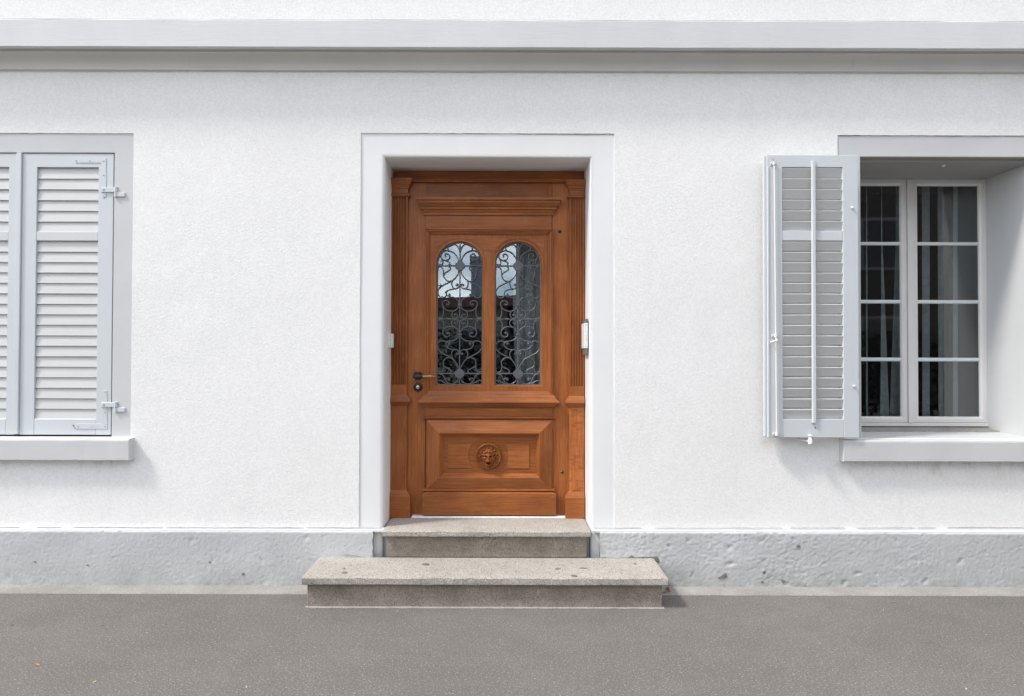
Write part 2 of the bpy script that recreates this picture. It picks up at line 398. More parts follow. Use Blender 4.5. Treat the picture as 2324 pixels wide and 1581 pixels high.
def frame_side(name, prof, x0, x1, z0, z1, Y, side, mat, parent=None, **kw):
    """one mitred side of a picture frame; prof = [(inset, projection)] from outside inwards"""
    def ring(d):
        return {'tl': (x0+d, z1-d), 'tr': (x1-d, z1-d), 'bl': (x0+d, z0+d), 'br': (x1-d, z0+d)}
    a, b = {'top': ('tl', 'tr'), 'bottom': ('bl', 'br'), 'left': ('bl', 'tl'), 'right': ('br', 'tr')}[side]
    vs, fs = [], []
    pr = [(prof[0][0], -0.01)]+list(prof)+[(prof[-1][0], -0.01)]
    for d, o in pr:
        r = ring(d)
        vs += [(r[a][0], Y-o, r[a][1]), (r[b][0], Y-o, r[b][1])]
    n = len(pr)
    for i in range(n-1): fs.append((2*i, 2*i+1, 2*i+3, 2*i+2))
    fs.append((0, 1, 2*n-1, 2*n-2))
    fs.append(tuple(range(0, 2*n, 2))); fs.append(tuple(range(1, 2*n, 2)))
    return obj(name, vs, fs, mat, parent, **kw)
def frame4(name, prof, x0, x1, z0, z1, Y, mh, mv, parent, names=None, sides=('top', 'bottom', 'left', 'right'), **kw):
    return [frame_side(name if not names else names[s], prof, x0, x1, z0, z1, Y, s, mh if s in ('top', 'bottom') else mv, parent, **kw) for s in sides]
def arch_sweep(name, prof, x0, x1, z0, z1, mat, parent=None, **kw):
    """three-sided frame standing on z0; prof = [(inset, y)]"""
    vs, fs = [], []
    for d, y in prof: vs += [(x0+d, y, z0), (x0+d, y, z1-d), (x1-d, y, z1-d), (x1-d, y, z0)]
    for i in range(len(prof)-1):
        for k in range(3): fs.append((4*i+k, 4*i+k+1, 4*i+5+k, 4*i+4+k))
    return obj(name, vs, fs, mat, parent, **kw)
def catmull(pts, n=6):
    out = []
    p = [Vector(q) for q in pts]
    p = [p[0]*2-p[1]]+p+[p[-1]*2-p[-2]]
    for i in range(1, len(p)-2):
        for k in range(n):
            t = k/n
            out.append(0.5*((2*p[i])+(-p[i-1]+p[i+1])*t+(2*p[i-1]-5*p[i]+4*p[i+1]-p[i+2])*t*t+(-p[i-1]+3*p[i]-3*p[i+1]+p[i+2])*t**3))
    out.append(p[-2]); return out
def tube_data(path, r, n=6, taper=None):
    vs, fs = [], []
    L = len(path)
    up = Vector((0, 1, 0))
    for i, p in enumerate(path):
        t = (path[min(i+1, L-1)]-path[max(i-1, 0)])
        if t.length < 1e-9: t = Vector((0, 0, 1))
        t.normalize()
        u = up - t*up.dot(t)
        if u.length < 1e-4: u = Vector((1, 0, 0))-t*t.x
        u.normalize(); s = t.cross(u)
        rr = r*(taper(i/(L-1)) if taper else 1)
        for k in range(n):
            a = 2*math.pi*k/n
            vs.append(tuple(p+u*math.cos(a)*rr+s*math.sin(a)*rr))
    for i in range(L-1):
        for k in range(n):
            fs.append((i*n+k, i*n+(k+1) % n, (i+1)*n+(k+1) % n, (i+1)*n+k))
    fs.append(tuple(range(n-1, -1, -1))); fs.append(tuple(range((L-1)*n, L*n)))
    return vs, fs
def tube(name, path, r, mat, parent=None, n=8, taper=None):
    vs, fs = tube_data([Vector(p) for p in path], r, n, taper)
    return obj(name, vs, fs, mat, parent, smooth=True, angle=50)
def lathe_y(name, prof, cx, cz, mat, parent=None, n=24, **kw):
    """round about an axis along y; prof = [(radius, y)] front to back"""
    vs, fs = [], []
    for r, y in prof:
        for k in range(n):
            a = 2*math.pi*k/n; vs.append((cx+r*math.cos(a), y, cz+r*math.sin(a)))
    for i in range(len(prof)-1):
        for k in range(n): fs.append((i*n+k, i*n+(k+1) % n, (i+1)*n+(k+1) % n, (i+1)*n+k))
    fs.append(tuple(range(n)))
    fs.append(tuple(range((len(prof)-1)*n, len(prof)*n)))
    return obj(name, vs, fs, mat, parent, smooth=True, angle=35, **kw)
def lathe_x(name, prof, cy, cz, mat, parent=None, n=16):
    vs, fs = [], []
    for r, x in prof:
        for k in range(n):
            a = 2*math.pi*k/n; vs.append((x, cy+r*math.cos(a), cz+r*math.sin(a)))
    for i in range(len(prof)-1):
        for k in range(n): fs.append((i*n+k, i*n+(k+1) % n, (i+1)*n+(k+1) % n, (i+1)*n+k))
    fs.append(tuple(range(n))); fs.append(tuple(range((len(prof)-1)*n, len(prof)*n)))
    return obj(name, vs, fs, mat, parent, smooth=True, angle=40)
def fbm(x, y, z, o=4):
    return noise.fractal(Vector((x, y, z)), 1.0, 2.0, o)

# ------------------------------------------------------------------ ground
YP = -0.05                                     # plinth face
YS = ZG(1350.5)                                # front of the concrete strip
pav = obj("pavement", [(-90, -90, 0), (90, -90, 0), (90, 0.3, 0), (-90, 0.3, 0)], [(0, 1, 2, 3)], M['asphalt'])
tag(pav, kind='structure')
def strip(xa, xb):
    n = 120
    vs, fs = [], []
    for i in range(n+1):
        x = xa+(xb-xa)*i/n
        vs += [(x, 0.05, 0.006), (x, YS+0.006*fbm(x*3, 1, 0)+0.003*fbm(x*25, 2, 0), 0.006), (x, YS-0.004+0.006*fbm(x*3, 1, 0)+0.003*fbm(x*25, 2, 0), 0.0005)]
    for i in range(n):
        for k in range(2): fs.append((3*i+k, 3*i+k+1, 3*i+4+k, 3*i+3+k))
    return vs, fs
sx0, sx1 = P(702, 1340, -0.2)[0], P(1498, 1340, -0.2)[0]
vs, fs = strip(-6.5, sx0); v2, f2 = strip(sx1, 6.5)
k = len(vs)
tag(obj("kerb_strip", vs+v2, fs+[tuple(i+k for i in f) for f in f2], M['concrete'], recalc=True), kind='structure')

# ------------------------------------------------------------------ the house
YD = 0.283                                     # plane of the door stiles
YWIN = 0.47                                    # plane of the window frame
YST = -0.006                                   # stucco face
house = thing("white_house", "white stucco house front with pale grey trim, cornice and plinth around the wooden door", "house", (0, 0, 0))

dX0, dX1, _, dZ1 = R(817, 304, 1394, 1203, 0)                       # door surround, outer
dI0, dI1, _, dIZ = R(871, 358, 1338, 1197, 0)                       # door opening
zpl = P(700, 1200, YST)[1]                                          # wall foot on the plinth ledge
zpt = P(700, 1206.5, YP)[1]                                         # plinth top
_, lX1, _, lZ1 = R(-300, 303, 301, 990, 0)                          # left window surround outer
lO1 = P(256.5, 650, 0)[0]; lOZ = P(150, 347, 0)[1]                  # left opening
lSill = P(150, 992, 0)[1]
lcx = P(45, 650, 0)[0]; lO0 = 2*lcx-lO1; lX0 = 2*lcx-lX1
rX0, _, _, rZ1 = R(1901, 308.5, 2324, 990, 0)                       # right window surround outer
rF1 = P(2236.7, 690, YWIN)[0]; rcx = P(2058, 690, YWIN)[0]; rF0 = 2*rcx-rF1
rO0, rO1 = rF0-0.02, rF1+0.02
rOZ = P(2120, 357, 0)[1]; rX1 = 2*rcx-rX0
rSill = P(2120, 998, -0.05)[1]

def wall_grid():
    holes = [(dX0, dX1, -1, dZ1), (lX0, lX1, lSill, lZ1), (rX0, rX1, rSill, rZ1)]
    xs = {-6.5, 6.5}; zs = {zpl, 7.2}
    for a, b, c, d in holes: xs |= {a, b}; zs |= {max(c, zpl), d}
    def fill(s, st):
        s = sorted(s); o = []
        for a, b in zip(s, s[1:]):
            n = max(1, round((b-a)/st)); o += [a+(b-a)*i/n for i in range(n)]
        return o+[s[-1]]
    xs, zs = fill(xs, 0.03), fill(zs, 0.03)
    inh = lambda x, z: any(a < x < b and c < z < d for a, b, c, d in holes)
    idx, vs, fs = {}, [], []
    def vid(i, j, back=False):
        key = (i, j, back)
        if key not in idx:
            x, z = xs[i], zs[j]
            edge = any(abs(x-a) < 1e-6 or abs(x-b) < 1e-6 for a, b, c, d in holes if c-.01 < z < d+.01) or any(abs(z-d) < 1e-6 for a, b, c, d in holes if a-.01 < x < b+.01)
            jx = jz = 0
            if edge:
                jx = 0.0022*fbm(x*31, z*31, 5); jz = 0.0022*fbm(x*31, z*31, 9)
            y = 0.012 if back else YST+0.0022*fbm(x*0.9, z*0.9, 2, 3)+0.0007*fbm(x*7, z*7, 3, 2)
            idx[key] = len(vs); vs.append((x+jx, y, z+jz))
        return idx[key]
    solid = [[not inh((xs[i]+xs[i+1])/2, (zs[j]+zs[j+1])/2) for j in range(len(zs)-1)] for i in range(len(xs)-1)]
    for i in range(len(xs)-1):
        for j in range(len(zs)-1):
            if not solid[i][j]: continue
            fs.append((vid(i, j), vid(i+1, j), vid(i+1, j+1), vid(i, j+1)))
            for di, dj, a, b in ((-1, 0, (i, j), (i, j+1)), (1, 0, (i+1, j), (i+1, j+1)), (0, -1, (i, j), (i+1, j)), (0, 1, (i, j+1), (i+1, j+1))):
                ii, jj = i+di, j+dj
                if 0 <= ii < len(xs)-1 and 0 <= jj < len(zs)-1 and not solid[ii][jj]:
                    fs.append((vid(*a), vid(*b), vid(*b, True), vid(*a, True)))
    return vs, fs
vs, fs = wall_grid()
wall = obj("wall", vs, fs, M['stucco'], house, smooth=True, angle=40)

# surrounds
q = dI0-dX0
def surround(prof, x0, x1, z0, z1, name, mat):
    return arch_sweep(name, prof, x0, x1, z0, z1, mat, house, smooth=True, angle=30)
surround([(0, 0.03), (0, 0.0), (q-0.026, 0.0), (q-0.016, 0.001), (q-0.008, 0.004), (q-0.003, 0.009), (q, 0.018), (q+0.001, 0.12), (q+0.002, YD+0.12)], dX0, dX1, 0.10, dZ1, "door_surround", M['reveal'])
ql = lX1-lO1
surround([(0, 0.03), (0, 0.0), (ql-0.004, 0.0), (ql, 0.004), (ql, 0.045), (ql+0.03, 0.045), (ql+0.03, YWIN)], lX0, lX1, lSill-0.03, lZ1, "window_surround", M['trim'])
qr = rX1-rO1
def surr_r():
    # lintel deeper than the jambs: build as separate insets
    vs, fs = [], []
    ztop = rZ1-rOZ
    prof = [(0, 0, 0.03), (0, 0, 0.0), (qr-0.004, ztop-0.004, 0.0), (qr, ztop, 0.004), (qr, ztop, 0.042), (qr+0.020, ztop+0.018, 0.042), (qr+0.022, ztop+0.020, 0.048), (qr+0.022, ztop+0.020, YWIN+0.03)]
    for dx, dz, y in prof: vs.extend([(rX0+dx, y, rSill-0.03), (rX0+dx, y, rZ1-dz), (rX1-dx, y, rZ1-dz), (rX1-dx, y, rSill-0.03)])
    for i in range(len(prof)-1):
        for k in range(3):
            if not (k == 1 and i >= 3): fs.append((4*i+k, 4*i+k+1, 4*i+5+k, 4*i+4+k))
    sf = [(4*i+1, 4*i+2, 4*i+6, 4*i+5) for i in range(3, len(prof)-1)]
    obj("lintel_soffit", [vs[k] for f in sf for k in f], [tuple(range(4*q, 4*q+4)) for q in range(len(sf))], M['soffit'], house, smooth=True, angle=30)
    obj("window_surround", vs, fs, M['trim'], house, smooth=True, angle=30)
surr_r()

# sills
def sill(x0, x1, yf, zt, zb, yb, mat):
    n = 90; vs, fs = [], []
    prof = [(yb, zt+0.006), (yf+0.012, zt+0.002), (yf+0.003, zt-0.002), (yf, zt-0.012), (yf, zb+0.006), (yf+0.004, zb), (yb, zb)]
    for i in range(n+1):
        x = x0+(x1-x0)*i/n
        for j, (y, z) in enumerate(prof):
            jy = 0.0025*fbm(x*6, z*9, 4) if y < yb else 0
            jz = (0.004*fbm(x*28, j, 7) if j in (4, 5) else 0.002*fbm(x*6, j, 8))
            vs.append((x, y+jy, z+jz))
    m_ = len(prof)
    for i in range(n):
        for j in range(m_-1): fs.append((i*m_+j, i*m_+j+1, (i+1)*m_+j+1, (i+1)*m_+j))
    fs += [tuple(range(m_)), tuple(range(n*m_, (n+1)*m_))]
    return obj("window_sill", vs, fs, mat, house, smooth=False)
YSI = -0.068
a = P(291.4, 1020, YSI)[0]
sill(lX0-0.0, a, YSI, P(150, 997.5, YSI)[1], P(150, 1046.5, YSI)[1], 0.10, M['trim'])
a = P(1915.5, 1020, YSI)[0]
sill(a, 2*rcx-a, YSI, P(2120, 1000.5, YSI)[1], P(2120, 1049.5, YSI)[1], YWIN+0.02, M['trim'])

# cornice: fascia, then a cove below it
YC = -0.15
zt, zb = P(1162, 46.5, YC)[1], P(1162, 109, YC)[1]
def long_profile(name, prof, mat, amp=0.0015):
    n = 160; vs, fs = [], []; m_ = len(prof)
    for i in range(n+1):
        x = -6.5+13*i/n
        for j, (y, z) in enumerate(prof): vs.append((x, y+amp*fbm(x*4, j*3, 1), z+amp*1.3*fbm(x*2.3, j*5, 6)))
    for i in range(n):
        for j in range(m_-1): fs.append((i*m_+j, i*m_+j+1, (i+1)*m_+j+1, (i+1)*m_+j))
    return obj(name, vs, fs, mat, house, smooth=True, angle=14)
long_profile("cornice", [(0.0, zt+0.02), (YC+0.004, zt+0.001), (YC, zt-0.004), (YC, zb+0.004), (YC+0.004, zb), (YC+0.03, zb), (YC+0.031, zb+0.012), (YC+0.06, zb+0.012)], M['cornice'])
M['bounce_cover'] = plain("dull_grey_cover", (0.22, 0.225, 0.23), 0.6)
obj("cornice_bounce_cover", [(-6.5, YC+0.004, zt+0.003), (6.5, YC+0.004, zt+0.003), (6.5, YST-0.001, zt+0.030), (-6.5, YST-0.001, zt+0.030), (-6.5, YC+0.004, zt+0.0015), (6.5, YC+0.004, zt+0.0015)], [(0, 1, 2, 3), (0, 4, 5, 1)], M['bounce_cover'], house)  # unseen dark cover added to cut sunlight bouncing onto the wall above
zc0, zc1 = zb+0.013, P(1162, 155, -0.03)[1]
zl = P(1162, 161, -0.026)[1]
cv = [(YC+0.052, zc0+0.002), (YC+0.055, zc0-0.012)]
for i in range(9):
    t = i/8*math.pi/2
    cv.append((YC+0.058+(0.062)*math.sin(t), zc0-0.018-(zc0-0.018-zc1)*(1-math.cos(t)) ) )
cv += [(-0.028, zc1), (-0.028, zl+0.002), (-0.024, zl), (0.0, zl-0.004)]
long_profile("cornice_cove", cv, M['cove'], 0.0010)

# plinth: rough render, two runs
zb0 = -0.02
def rough_l(x): return 0.24
def rough_r(x): return 0.9 if x < g0 else max(0.40, 0.9-0.6*(x-g0)/(g1-g0))
def plinth_y(x, z, rr):
    calm = 0.45+0.75*max(0, min(1, 0.5+1.6*fbm(x*3.1, z*3.1, 11, 2)))
    a = fbm(x*34, z*40, 2, 3); b = fbm(x*62, z*70, 5, 2)
    h = rr*calm*(0.0022*fbm(x*11, z*15, 1, 3)+0.0016*(abs(a)-0.25)+0.0024*b)+0.003*fbm(x*2, z*3, 3, 2)+0.0009*b
    pit = fbm(x*13, z*15, 8, 2)
    if pit > 0.5: h += 0.030*min(rr, 1)*(pit-0.5)
    return YP+h
def plinth(xa, xb, rough_at, name="plinth"):
    nz = int((zpt-zb0)/0.0075)
    xs = [xa]
    while xs[-1] < xb-0.001:
        xs.append(min(xb, xs[-1]+(0.0085 if -3.6 < xs[-1] < 3.6 else 0.05)))
    nx = len(xs)-1
    vs, fs = [], []
    for i, x in enumerate(xs):
        rr = rough_at(x)
        for j in range(nz+1):
            z = zb0+(zpt-zb0)*j/nz
            y = plinth_y(x, z, rr)+(0.004 if j == nz else 0)
            vs.append((x+(0.004*fbm(z*30, x, 2) if i in (0, nx) else 0), y, z+(0.003*fbm(x*18, 0, 3) if j == nz else 0)))
    for i in range(nx):
        for j in range(nz): fs.append((i*(nz+1)+j, (i+1)*(nz+1)+j, (i+1)*(nz+1)+j+1, i*(nz+1)+j+1))
    def ret(row):
        k = len(vs)
        for r_ in row: vs.append((vs[r_][0], 0.02, vs[r_][2]))
        for t in range(len(row)-1): fs.append((row[t], row[t+1], k+t+1, k+t))
    ret([j for j in range(nz+1)]); ret([nx*(nz+1)+j for j in range(nz+1)]); ret([i*(nz+1)+nz for i in range(nx+1)])
    return obj(name, vs, fs, M['plinth'], house, smooth=True, angle=70)
pl1 = P(845.5, 1240, YP)[0]; pr0 = P(1362, 1240, YP)[0]
g0, g1 = P(1990, 1270, YP)[0], P(2200, 1270, YP)[0]
plinth(-6.5, pl1, rough_l)
plinth(pr0, 6.5, rough_r)
def ledge(xa, xb):
    n = int((xb-xa)/0.02); vs, fs = [], []
    for i in range(n+1):
        x = xa+(xb-xa)*i/n
        j = 0.0025*fbm(x*14, 0, 1); k2 = 0.003*fbm(x*20, 3, 1)
        vs += [(x, YST+0.004, zpl+0.006+j), (x, YST-0.006, zpl-0.003+j), (x, YP+0.010, zpt+0.004+0.5*k2), (x, YP+0.009, zpt-0.006), (x, YP+0.03, zpt-0.008)]
    for i in range(n):
        for k in range(4): fs.append((5*i+k, 5*i+k+1, 5*i+6+k, 5*i+5+k))
    return obj("plinth_ledge", vs, fs, M['trim'], house, smooth=True, angle=50)
ledge(-6.5, pl1+0.07); ledge(P(1345, 1203, YP)[0], 6.5)
# bare patches where render has come away
def patch(pts, y, mat, name="bare_patch", out=0.0022):
    q = []
    P2 = [P(x, yy, YP) for x, yy in pts]
    for a, b in zip(P2, P2[1:]+P2[:1]):
        for t in (0, 0.5): q.append((a[0]+(b[0]-a[0])*t, a[1]+(b[1]-a[1])*t))
    cx, cz = sum(p[0] for p in q)/len(q), sum(p[1] for p in q)/len(q)
    def yy(x, z):
        rr = rough_l(x) if x < 0 else rough_r(x)
        return min(plinth_y(x+dx, z+dz, rr) for dx in (-.004, 0, .004) for dz in (-.004, 0, .004))-out
    n = len(q)
    vs = [(x, yy(x, z), z) for x, z in q]+[(x, yy(x, z)+0.012, z) for x, z in q]
    for t in (0.5,):
        vs += [(cx+(x-cx)*t, yy(cx+(x-cx)*t, cz+(z-cz)*t), cz+(z-cz)*t) for x, z in q]
    vs.append((cx, yy(cx, cz), cz))
    fs = [(i, (i+1) % n, n+(i+1) % n, n+i) for i in range(n)]+[(i, (i+1) % n, 2*n+(i+1) % n, 2*n+i) for i in range(n)]+[(2*n+i, 2*n+(i+1) % n, 3*n) for i in range(n)]
    return obj(name, vs, fs, mat, house, smooth=True, angle=50)
Z3 = lambda x, y: ((1100+x*0.7315)*0.56738, (1950+y*0.7315)*0.56738)
patch([Z3(*p) for p in [(1775, 392), (1790, 383), (1850, 388), (1930, 384), (1950, 372), (1965, 383), (2040, 381), (2090, 378), (2098, 395), (2105, 412), (2085, 404), (2040, 397), (1900, 396)]], YP-0.006, M['render_dark'])
patch([Z3(*p) for p in [(365, 349), (385, 346), (392, 356), (430, 352), (445, 362), (500, 366), (524, 372), (526, 386), (470, 379), (440, 372), (395, 368), (370, 366)]], YP-0.003, M['plinth'], "peeling_flake", 0.0032)
ZR = lambda x, y: ((2600+x*0.64372)*0.56738, (2050+y*0.64372)*0.56738)
for pts in ([(420, 405), (440, 398), (452, 388), (470, 375), (480, 404), (458, 412), (430, 414)], [(905, 210), (920, 202), (935, 212), (925, 222)], [(690, 430), (700, 424), (707, 436), (696, 444)], [(815, 425), (825, 415), (845, 432), (828, 444)], [(700, 370), (712, 360), (716, 376), (705, 384)], [(523, 478), (535, 472), (541, 480), (530, 485)]):
    patch([ZR(*p) for p in pts], YP-0.009, M['render_dark'])
ZL = lambda x, y: (x*0.55937*0.56738, (2050+y*0.55937)*0.56738)
for pts in ([(240, 355), (250, 350), (261, 355), (252, 362)], [(618, 377), (628, 373), (638, 378), (628, 384)], [(1490, 355), (1500, 350), (1510, 356), (1500, 363)], [(1728, 440), (1740, 432), (1752, 440), (1742, 452), (1732, 450)]):
    patch([ZL(*p) for p in pts], YP-0.006, M['render_dark'])

M['crack_shade'] = plain("brown_crack_shade", (0.42, 0.37, 0.32), 0.9)
def crack_shade(x0, x1, y0, y1, Y, wmax, cover, name="crack_shade", slope=0.0):
    """broken hairline running level from x0 to x1"""
    (xa, za), (xb, zb2) = P(x0, y0, Y), P(x1, y1, Y)
    n = max(2, int((xb-xa)/0.012)); vs, fs = [], []
    for i in range(n+1):
        t = i/n; x = xa+(xb-xa)*t; z = za+(zb2-za)*t+0.0022*fbm(x*9, 3, z0s[0], 3)
        w_ = 0.55*wmax*max(0.0, 0.5+fbm(x*7, 8, z0s[0], 3)-(1-cover))
        vs += [(x, Y-0.0010, z-w_), (x, Y-0.0010, z+w_), (x, Y+0.003, z+w_), (x, Y+0.003, z-w_)]
    for i in range(n):
        if vs[4*i+1][2]-vs[4*i][2] < 3e-4 and vs[4*i+5][2]-vs[4*i+4][2] < 3e-4: continue
        for k in range(3): fs.append((4*i+k, 4*i+k+1, 4*i+5+k, 4*i+4+k))
    z0s[0] += 1.7
    return tag(obj(name, vs, fs, M['crack_shade'], house), kind='stuff')
z0s = [0.3]
crack_shade(-20, 866, 1197.6, 1198.0, YST-0.004, 0.0012, 0.95); crack_shade(1346, 2344, 1198.8, 1196.8, YST-0.004, 0.0013, 1.0)
crack_shade(818, 1394, 302.5, 306.5, -0.0025, 0.0026, 0.66); crack_shade(1902, 2344, 308.3, 309.6, -0.0025, 0.0028, 0.70); crack_shade(-20, 301, 303, 303, -0.0025, 0.0020, 0.60)  # brown lines put the stucco edge shadow and rusty spots into colour
crack_shade(-20, 684, 1331.5, 1332, YP-0.004, 0.005, 0.60); crack_shade(1530, 2344, 1336, 1334, YP-0.006, 0.005, 0.55)
# rest of the building: outer shell, rooms behind the openings
obj("house_shell", [(-6.5, 0.0, 0), (6.5, 0.0, 0), (6.5, 9, 0), (-6.5, 9, 0), (-6.5, 0.0, 7.2), (6.5, 0.0, 7.2), (6.5, 9, 7.2), (-6.5, 9, 7.2)], [(1, 2, 6, 5), (2, 3, 7, 6), (3, 0, 4, 7)], M['stucco'], house)
obj("roof", [(-6.9, -0.5, 7.2), (6.9, -0.5, 7.2), (6.9, 4.5, 9.6), (-6.9, 4.5, 9.6), (6.9, 9.4, 7.2), (-6.9, 9.4, 7.2)], [(0, 1, 2, 3), (3, 2, 4, 5), (0, 3, 5), (1, 4, 2), (0, 1, 4, 5)], M['opp_roof'], house)
def room(x0, x1, y0, y1, z0, z1, hx0, hx1, hz0, hz1, name):
    v = boxv(x0, x1, y0, y1, z0, z1); v += [(hx0, y0, hz0), (hx1, y0, hz0), (hx1, y0, hz1), (hx0, y0, hz1)]
    f = [(7, 6, 5, 4), (0, 4, 5, 1), (1, 5, 6, 2), (2, 6, 7, 3), (3, 7, 4, 0), (0, 1, 9, 8), (1, 2, 10, 9), (2, 3, 11, 10), (3, 0, 8, 11)]
    return obj(name, v, f, M['room'], house)
zstep = P(1104, 1206, -0.085)[1]
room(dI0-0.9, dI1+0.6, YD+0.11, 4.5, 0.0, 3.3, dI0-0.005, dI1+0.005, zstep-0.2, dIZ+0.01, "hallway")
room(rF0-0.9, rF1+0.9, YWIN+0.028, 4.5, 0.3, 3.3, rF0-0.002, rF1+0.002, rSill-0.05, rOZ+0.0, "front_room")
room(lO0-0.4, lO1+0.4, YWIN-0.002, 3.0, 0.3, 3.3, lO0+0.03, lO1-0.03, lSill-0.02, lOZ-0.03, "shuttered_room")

# ------------------------------------------------------------------ stone steps
def step_slab(name, x0, x1, yf, yb, zt, th, mat, parent):
    st = 0.018; n = int((x1-x0)/st); vs, fs = [], []
    prof = [(yb, zt), (yb+(yf-yb)*0.66, zt), (yf+0.009, zt-0.0003), (yf+0.003, zt-0.0025), (yf, zt-0.007), (yf+0.001, zt-th+0.005), (yf+0.005, zt-th), (yb, zt-th)]
    m_ = len(prof)
    for i in range(n+1):
        x = x0+(x1-x0)*i/n
        e = 0.003 if i in (0, n) else 0
        for j, (y, z) in enumerate(prof):
            jj = j in (2, 3, 4, 5, 6)
            vs.append((x+(0.003*fbm(j*3, x, 1) if e else 0), y+(0.0028*fbm(x*33, j, 2)+0.003*fbm(x*4, j, 5) if jj else 0), z+(0.0022*fbm(x*30, j, 6) if jj else 0)-e*(1 if j < 4 else 0)))
    for i in range(n):
        for j in range(m_-1): fs.append((i*m_+j, i*m_+j+1, (i+1)*m_+j+1, (i+1)*m_+j))
    fs += [tuple(range(m_)), tuple(range(n*m_, (n+1)*m_))]
    return obj(name, vs, fs, mat, parent, smooth=True, angle=20)
YR1 = ZG(1380)                                  # lower riser
YF1 = YR1-0.035
zl1 = P(1100, 1312, YF1)[1]; th1 = zl1-P(1100, 1329.5, YF1)[1]
a0, a1 = P(684, 1318, YF1)[0], P(1516.5, 1318, YF1)[0]
b0, b1 = P(697, 1355, YR1)[0], P(1503, 1355, YR1)[0]
s1 = thing("stone_step", "wide lower granite step with dark stains standing on the pavement", "step", ((a0+a1)/2, -0.2, 0), "granite steps in front of the door")
step_slab("tread", a0, a1, YF1, YP-0.002, zl1, th1, M['granite'], s1)
box("riser", b0, b1, YR1, YP-0.003, -0.02, zl1-th1+0.0005, M['granite2'], s1, bev=0.004)
vs, fs = [], []
for i in range(121):
    x = b0-0.01+(b1-b0+0.02)*i/120
    vs += [(x, YR1+0.004, 0.007), (x, YR1-0.006-0.004*fbm(x*22, 1, 2), 0.004), (x, YR1-0.011-0.006*fbm(x*18, 4, 2), 0.0006)]
for i in range(120):
    for k in range(2): fs.append((3*i+k, 3*i+k+1, 3*i+4+k, 3*i+3+k))
obj('mortar_joint', vs, fs, M['concrete'], s1, smooth=True)
for (x, y, rx, rz) in [(378, 445, .010, .009), (380, 468, .017, .014), (825, 422, .020, .016), (1545, 447, .016, .009), (1685, 443, .026, .007), (1637, 485, .018, .014), (840, 425, .006, .006), (1970, 420, .008, .012)]:
    dx, dy = Z3(x, y); Yy = ZG(dy, zl1, dx); X = P(dx, dy, Yy)[0]
    pts = [(X+rx*math.cos(t*math.pi/5)*(0.75+0.5*random.random()), Yy+rz*1.5*math.sin(t*math.pi/5)*(0.75+0.5*random.random())) for t in range(10)]
    obj("stain", [(p[0], p[1], zl1+0.0012) for p in pts]+[(p[0], p[1], zl1-0.001) for p in pts], [tuple(range(10))]+[(i, (i+1) % 10, 10+(i+1) % 10, 10+i) for i in range(10)], M['gum'], s1)
YF2 = -0.088; YR2 = YP+0.002
zl2 = zstep; th2 = zl2-P(1104, 1219.5, YF2)[1]
c0, c1 = P(867, 1212, YF2)[0], P(1341, 1212, YF2)[0]
e0, e1 = P(877.5, 1240, YR2)[0], P(1332, 1240, YR2)[0]
s2 = thing("stone_step", "narrow upper granite step directly under the wooden door", "step", ((c0+c1)/2, 0, zl1), "granite steps in front of the door")
c0, c1 = max(c0, dI0+0.004), min(c1, dI1-0.004)
step_slab("tread", c0, c1, YF2, YD+0.10, zl2, th2, M['granite'], s2)
box("riser", e0, e1, YR2, 0.03, zl1+0.0005, zl2-th2+0.0005, M['granite2'], s2, bev=0.003)
box("foundation", dI0-0.002, dI1+0.002, 0.032, YD+0.1, 0.0, zl2-th2-0.001, M['plinth'], house, bev=0)

# ------------------------------------------------------------------ the door: frame with pilasters
dx0, dx1 = dI0+0.002, dI1-0.002
zdb = zl2+0.001
frm = thing("door_frame", "carved oak door frame with two fluted pilasters set in the white doorway", "door frame", ((dx0+dx1)/2, YD, zl2))
zhead = P(1106, 389, YD)[1]; 
Zd = lambda y, Y=YD: P(1106, y, Y)[1]
Xd = lambda x, Y=YD, y=650: P(x, y, Y)[0]
# head rail with an ogee along its foot
hb, ht = Zd(413, YD-0.03), min(dIZ-0.004, Zd(386))
vs = []
prof = [(-0.030, ht), (-0.030, hb+0.034), (0.004, hb+0.030), (0.018, hb+0.024), (0.024, hb+0.018), (0.028, hb+0.012), (0.030, hb+0.008), (0.022, hb+0.004), (0.022, hb)]
n = len(prof)
vs = [(dx0, YD-o, z) for o, z in prof]+[(dx1, YD-o, z) for o, z in prof]+[(dx0, YD+0.07, ht), (dx1, YD+0.07, ht), (dx0, YD+0.07, hb), (dx1, YD+0.07, hb)]
fs = [(i, i+1, n+i+1, n+i) for i in range(n-1)]+[(0, n, 2*n+1, 2*n), (n-1, 2*n-1, 2*n+3, 2*n+2), tuple(range(n))+(2*n+2, 2*n), tuple(range(n, 2*n))+(2*n+3, 2*n+1)]
obj("head_rail", vs, fs, M['oak_h'], frm)
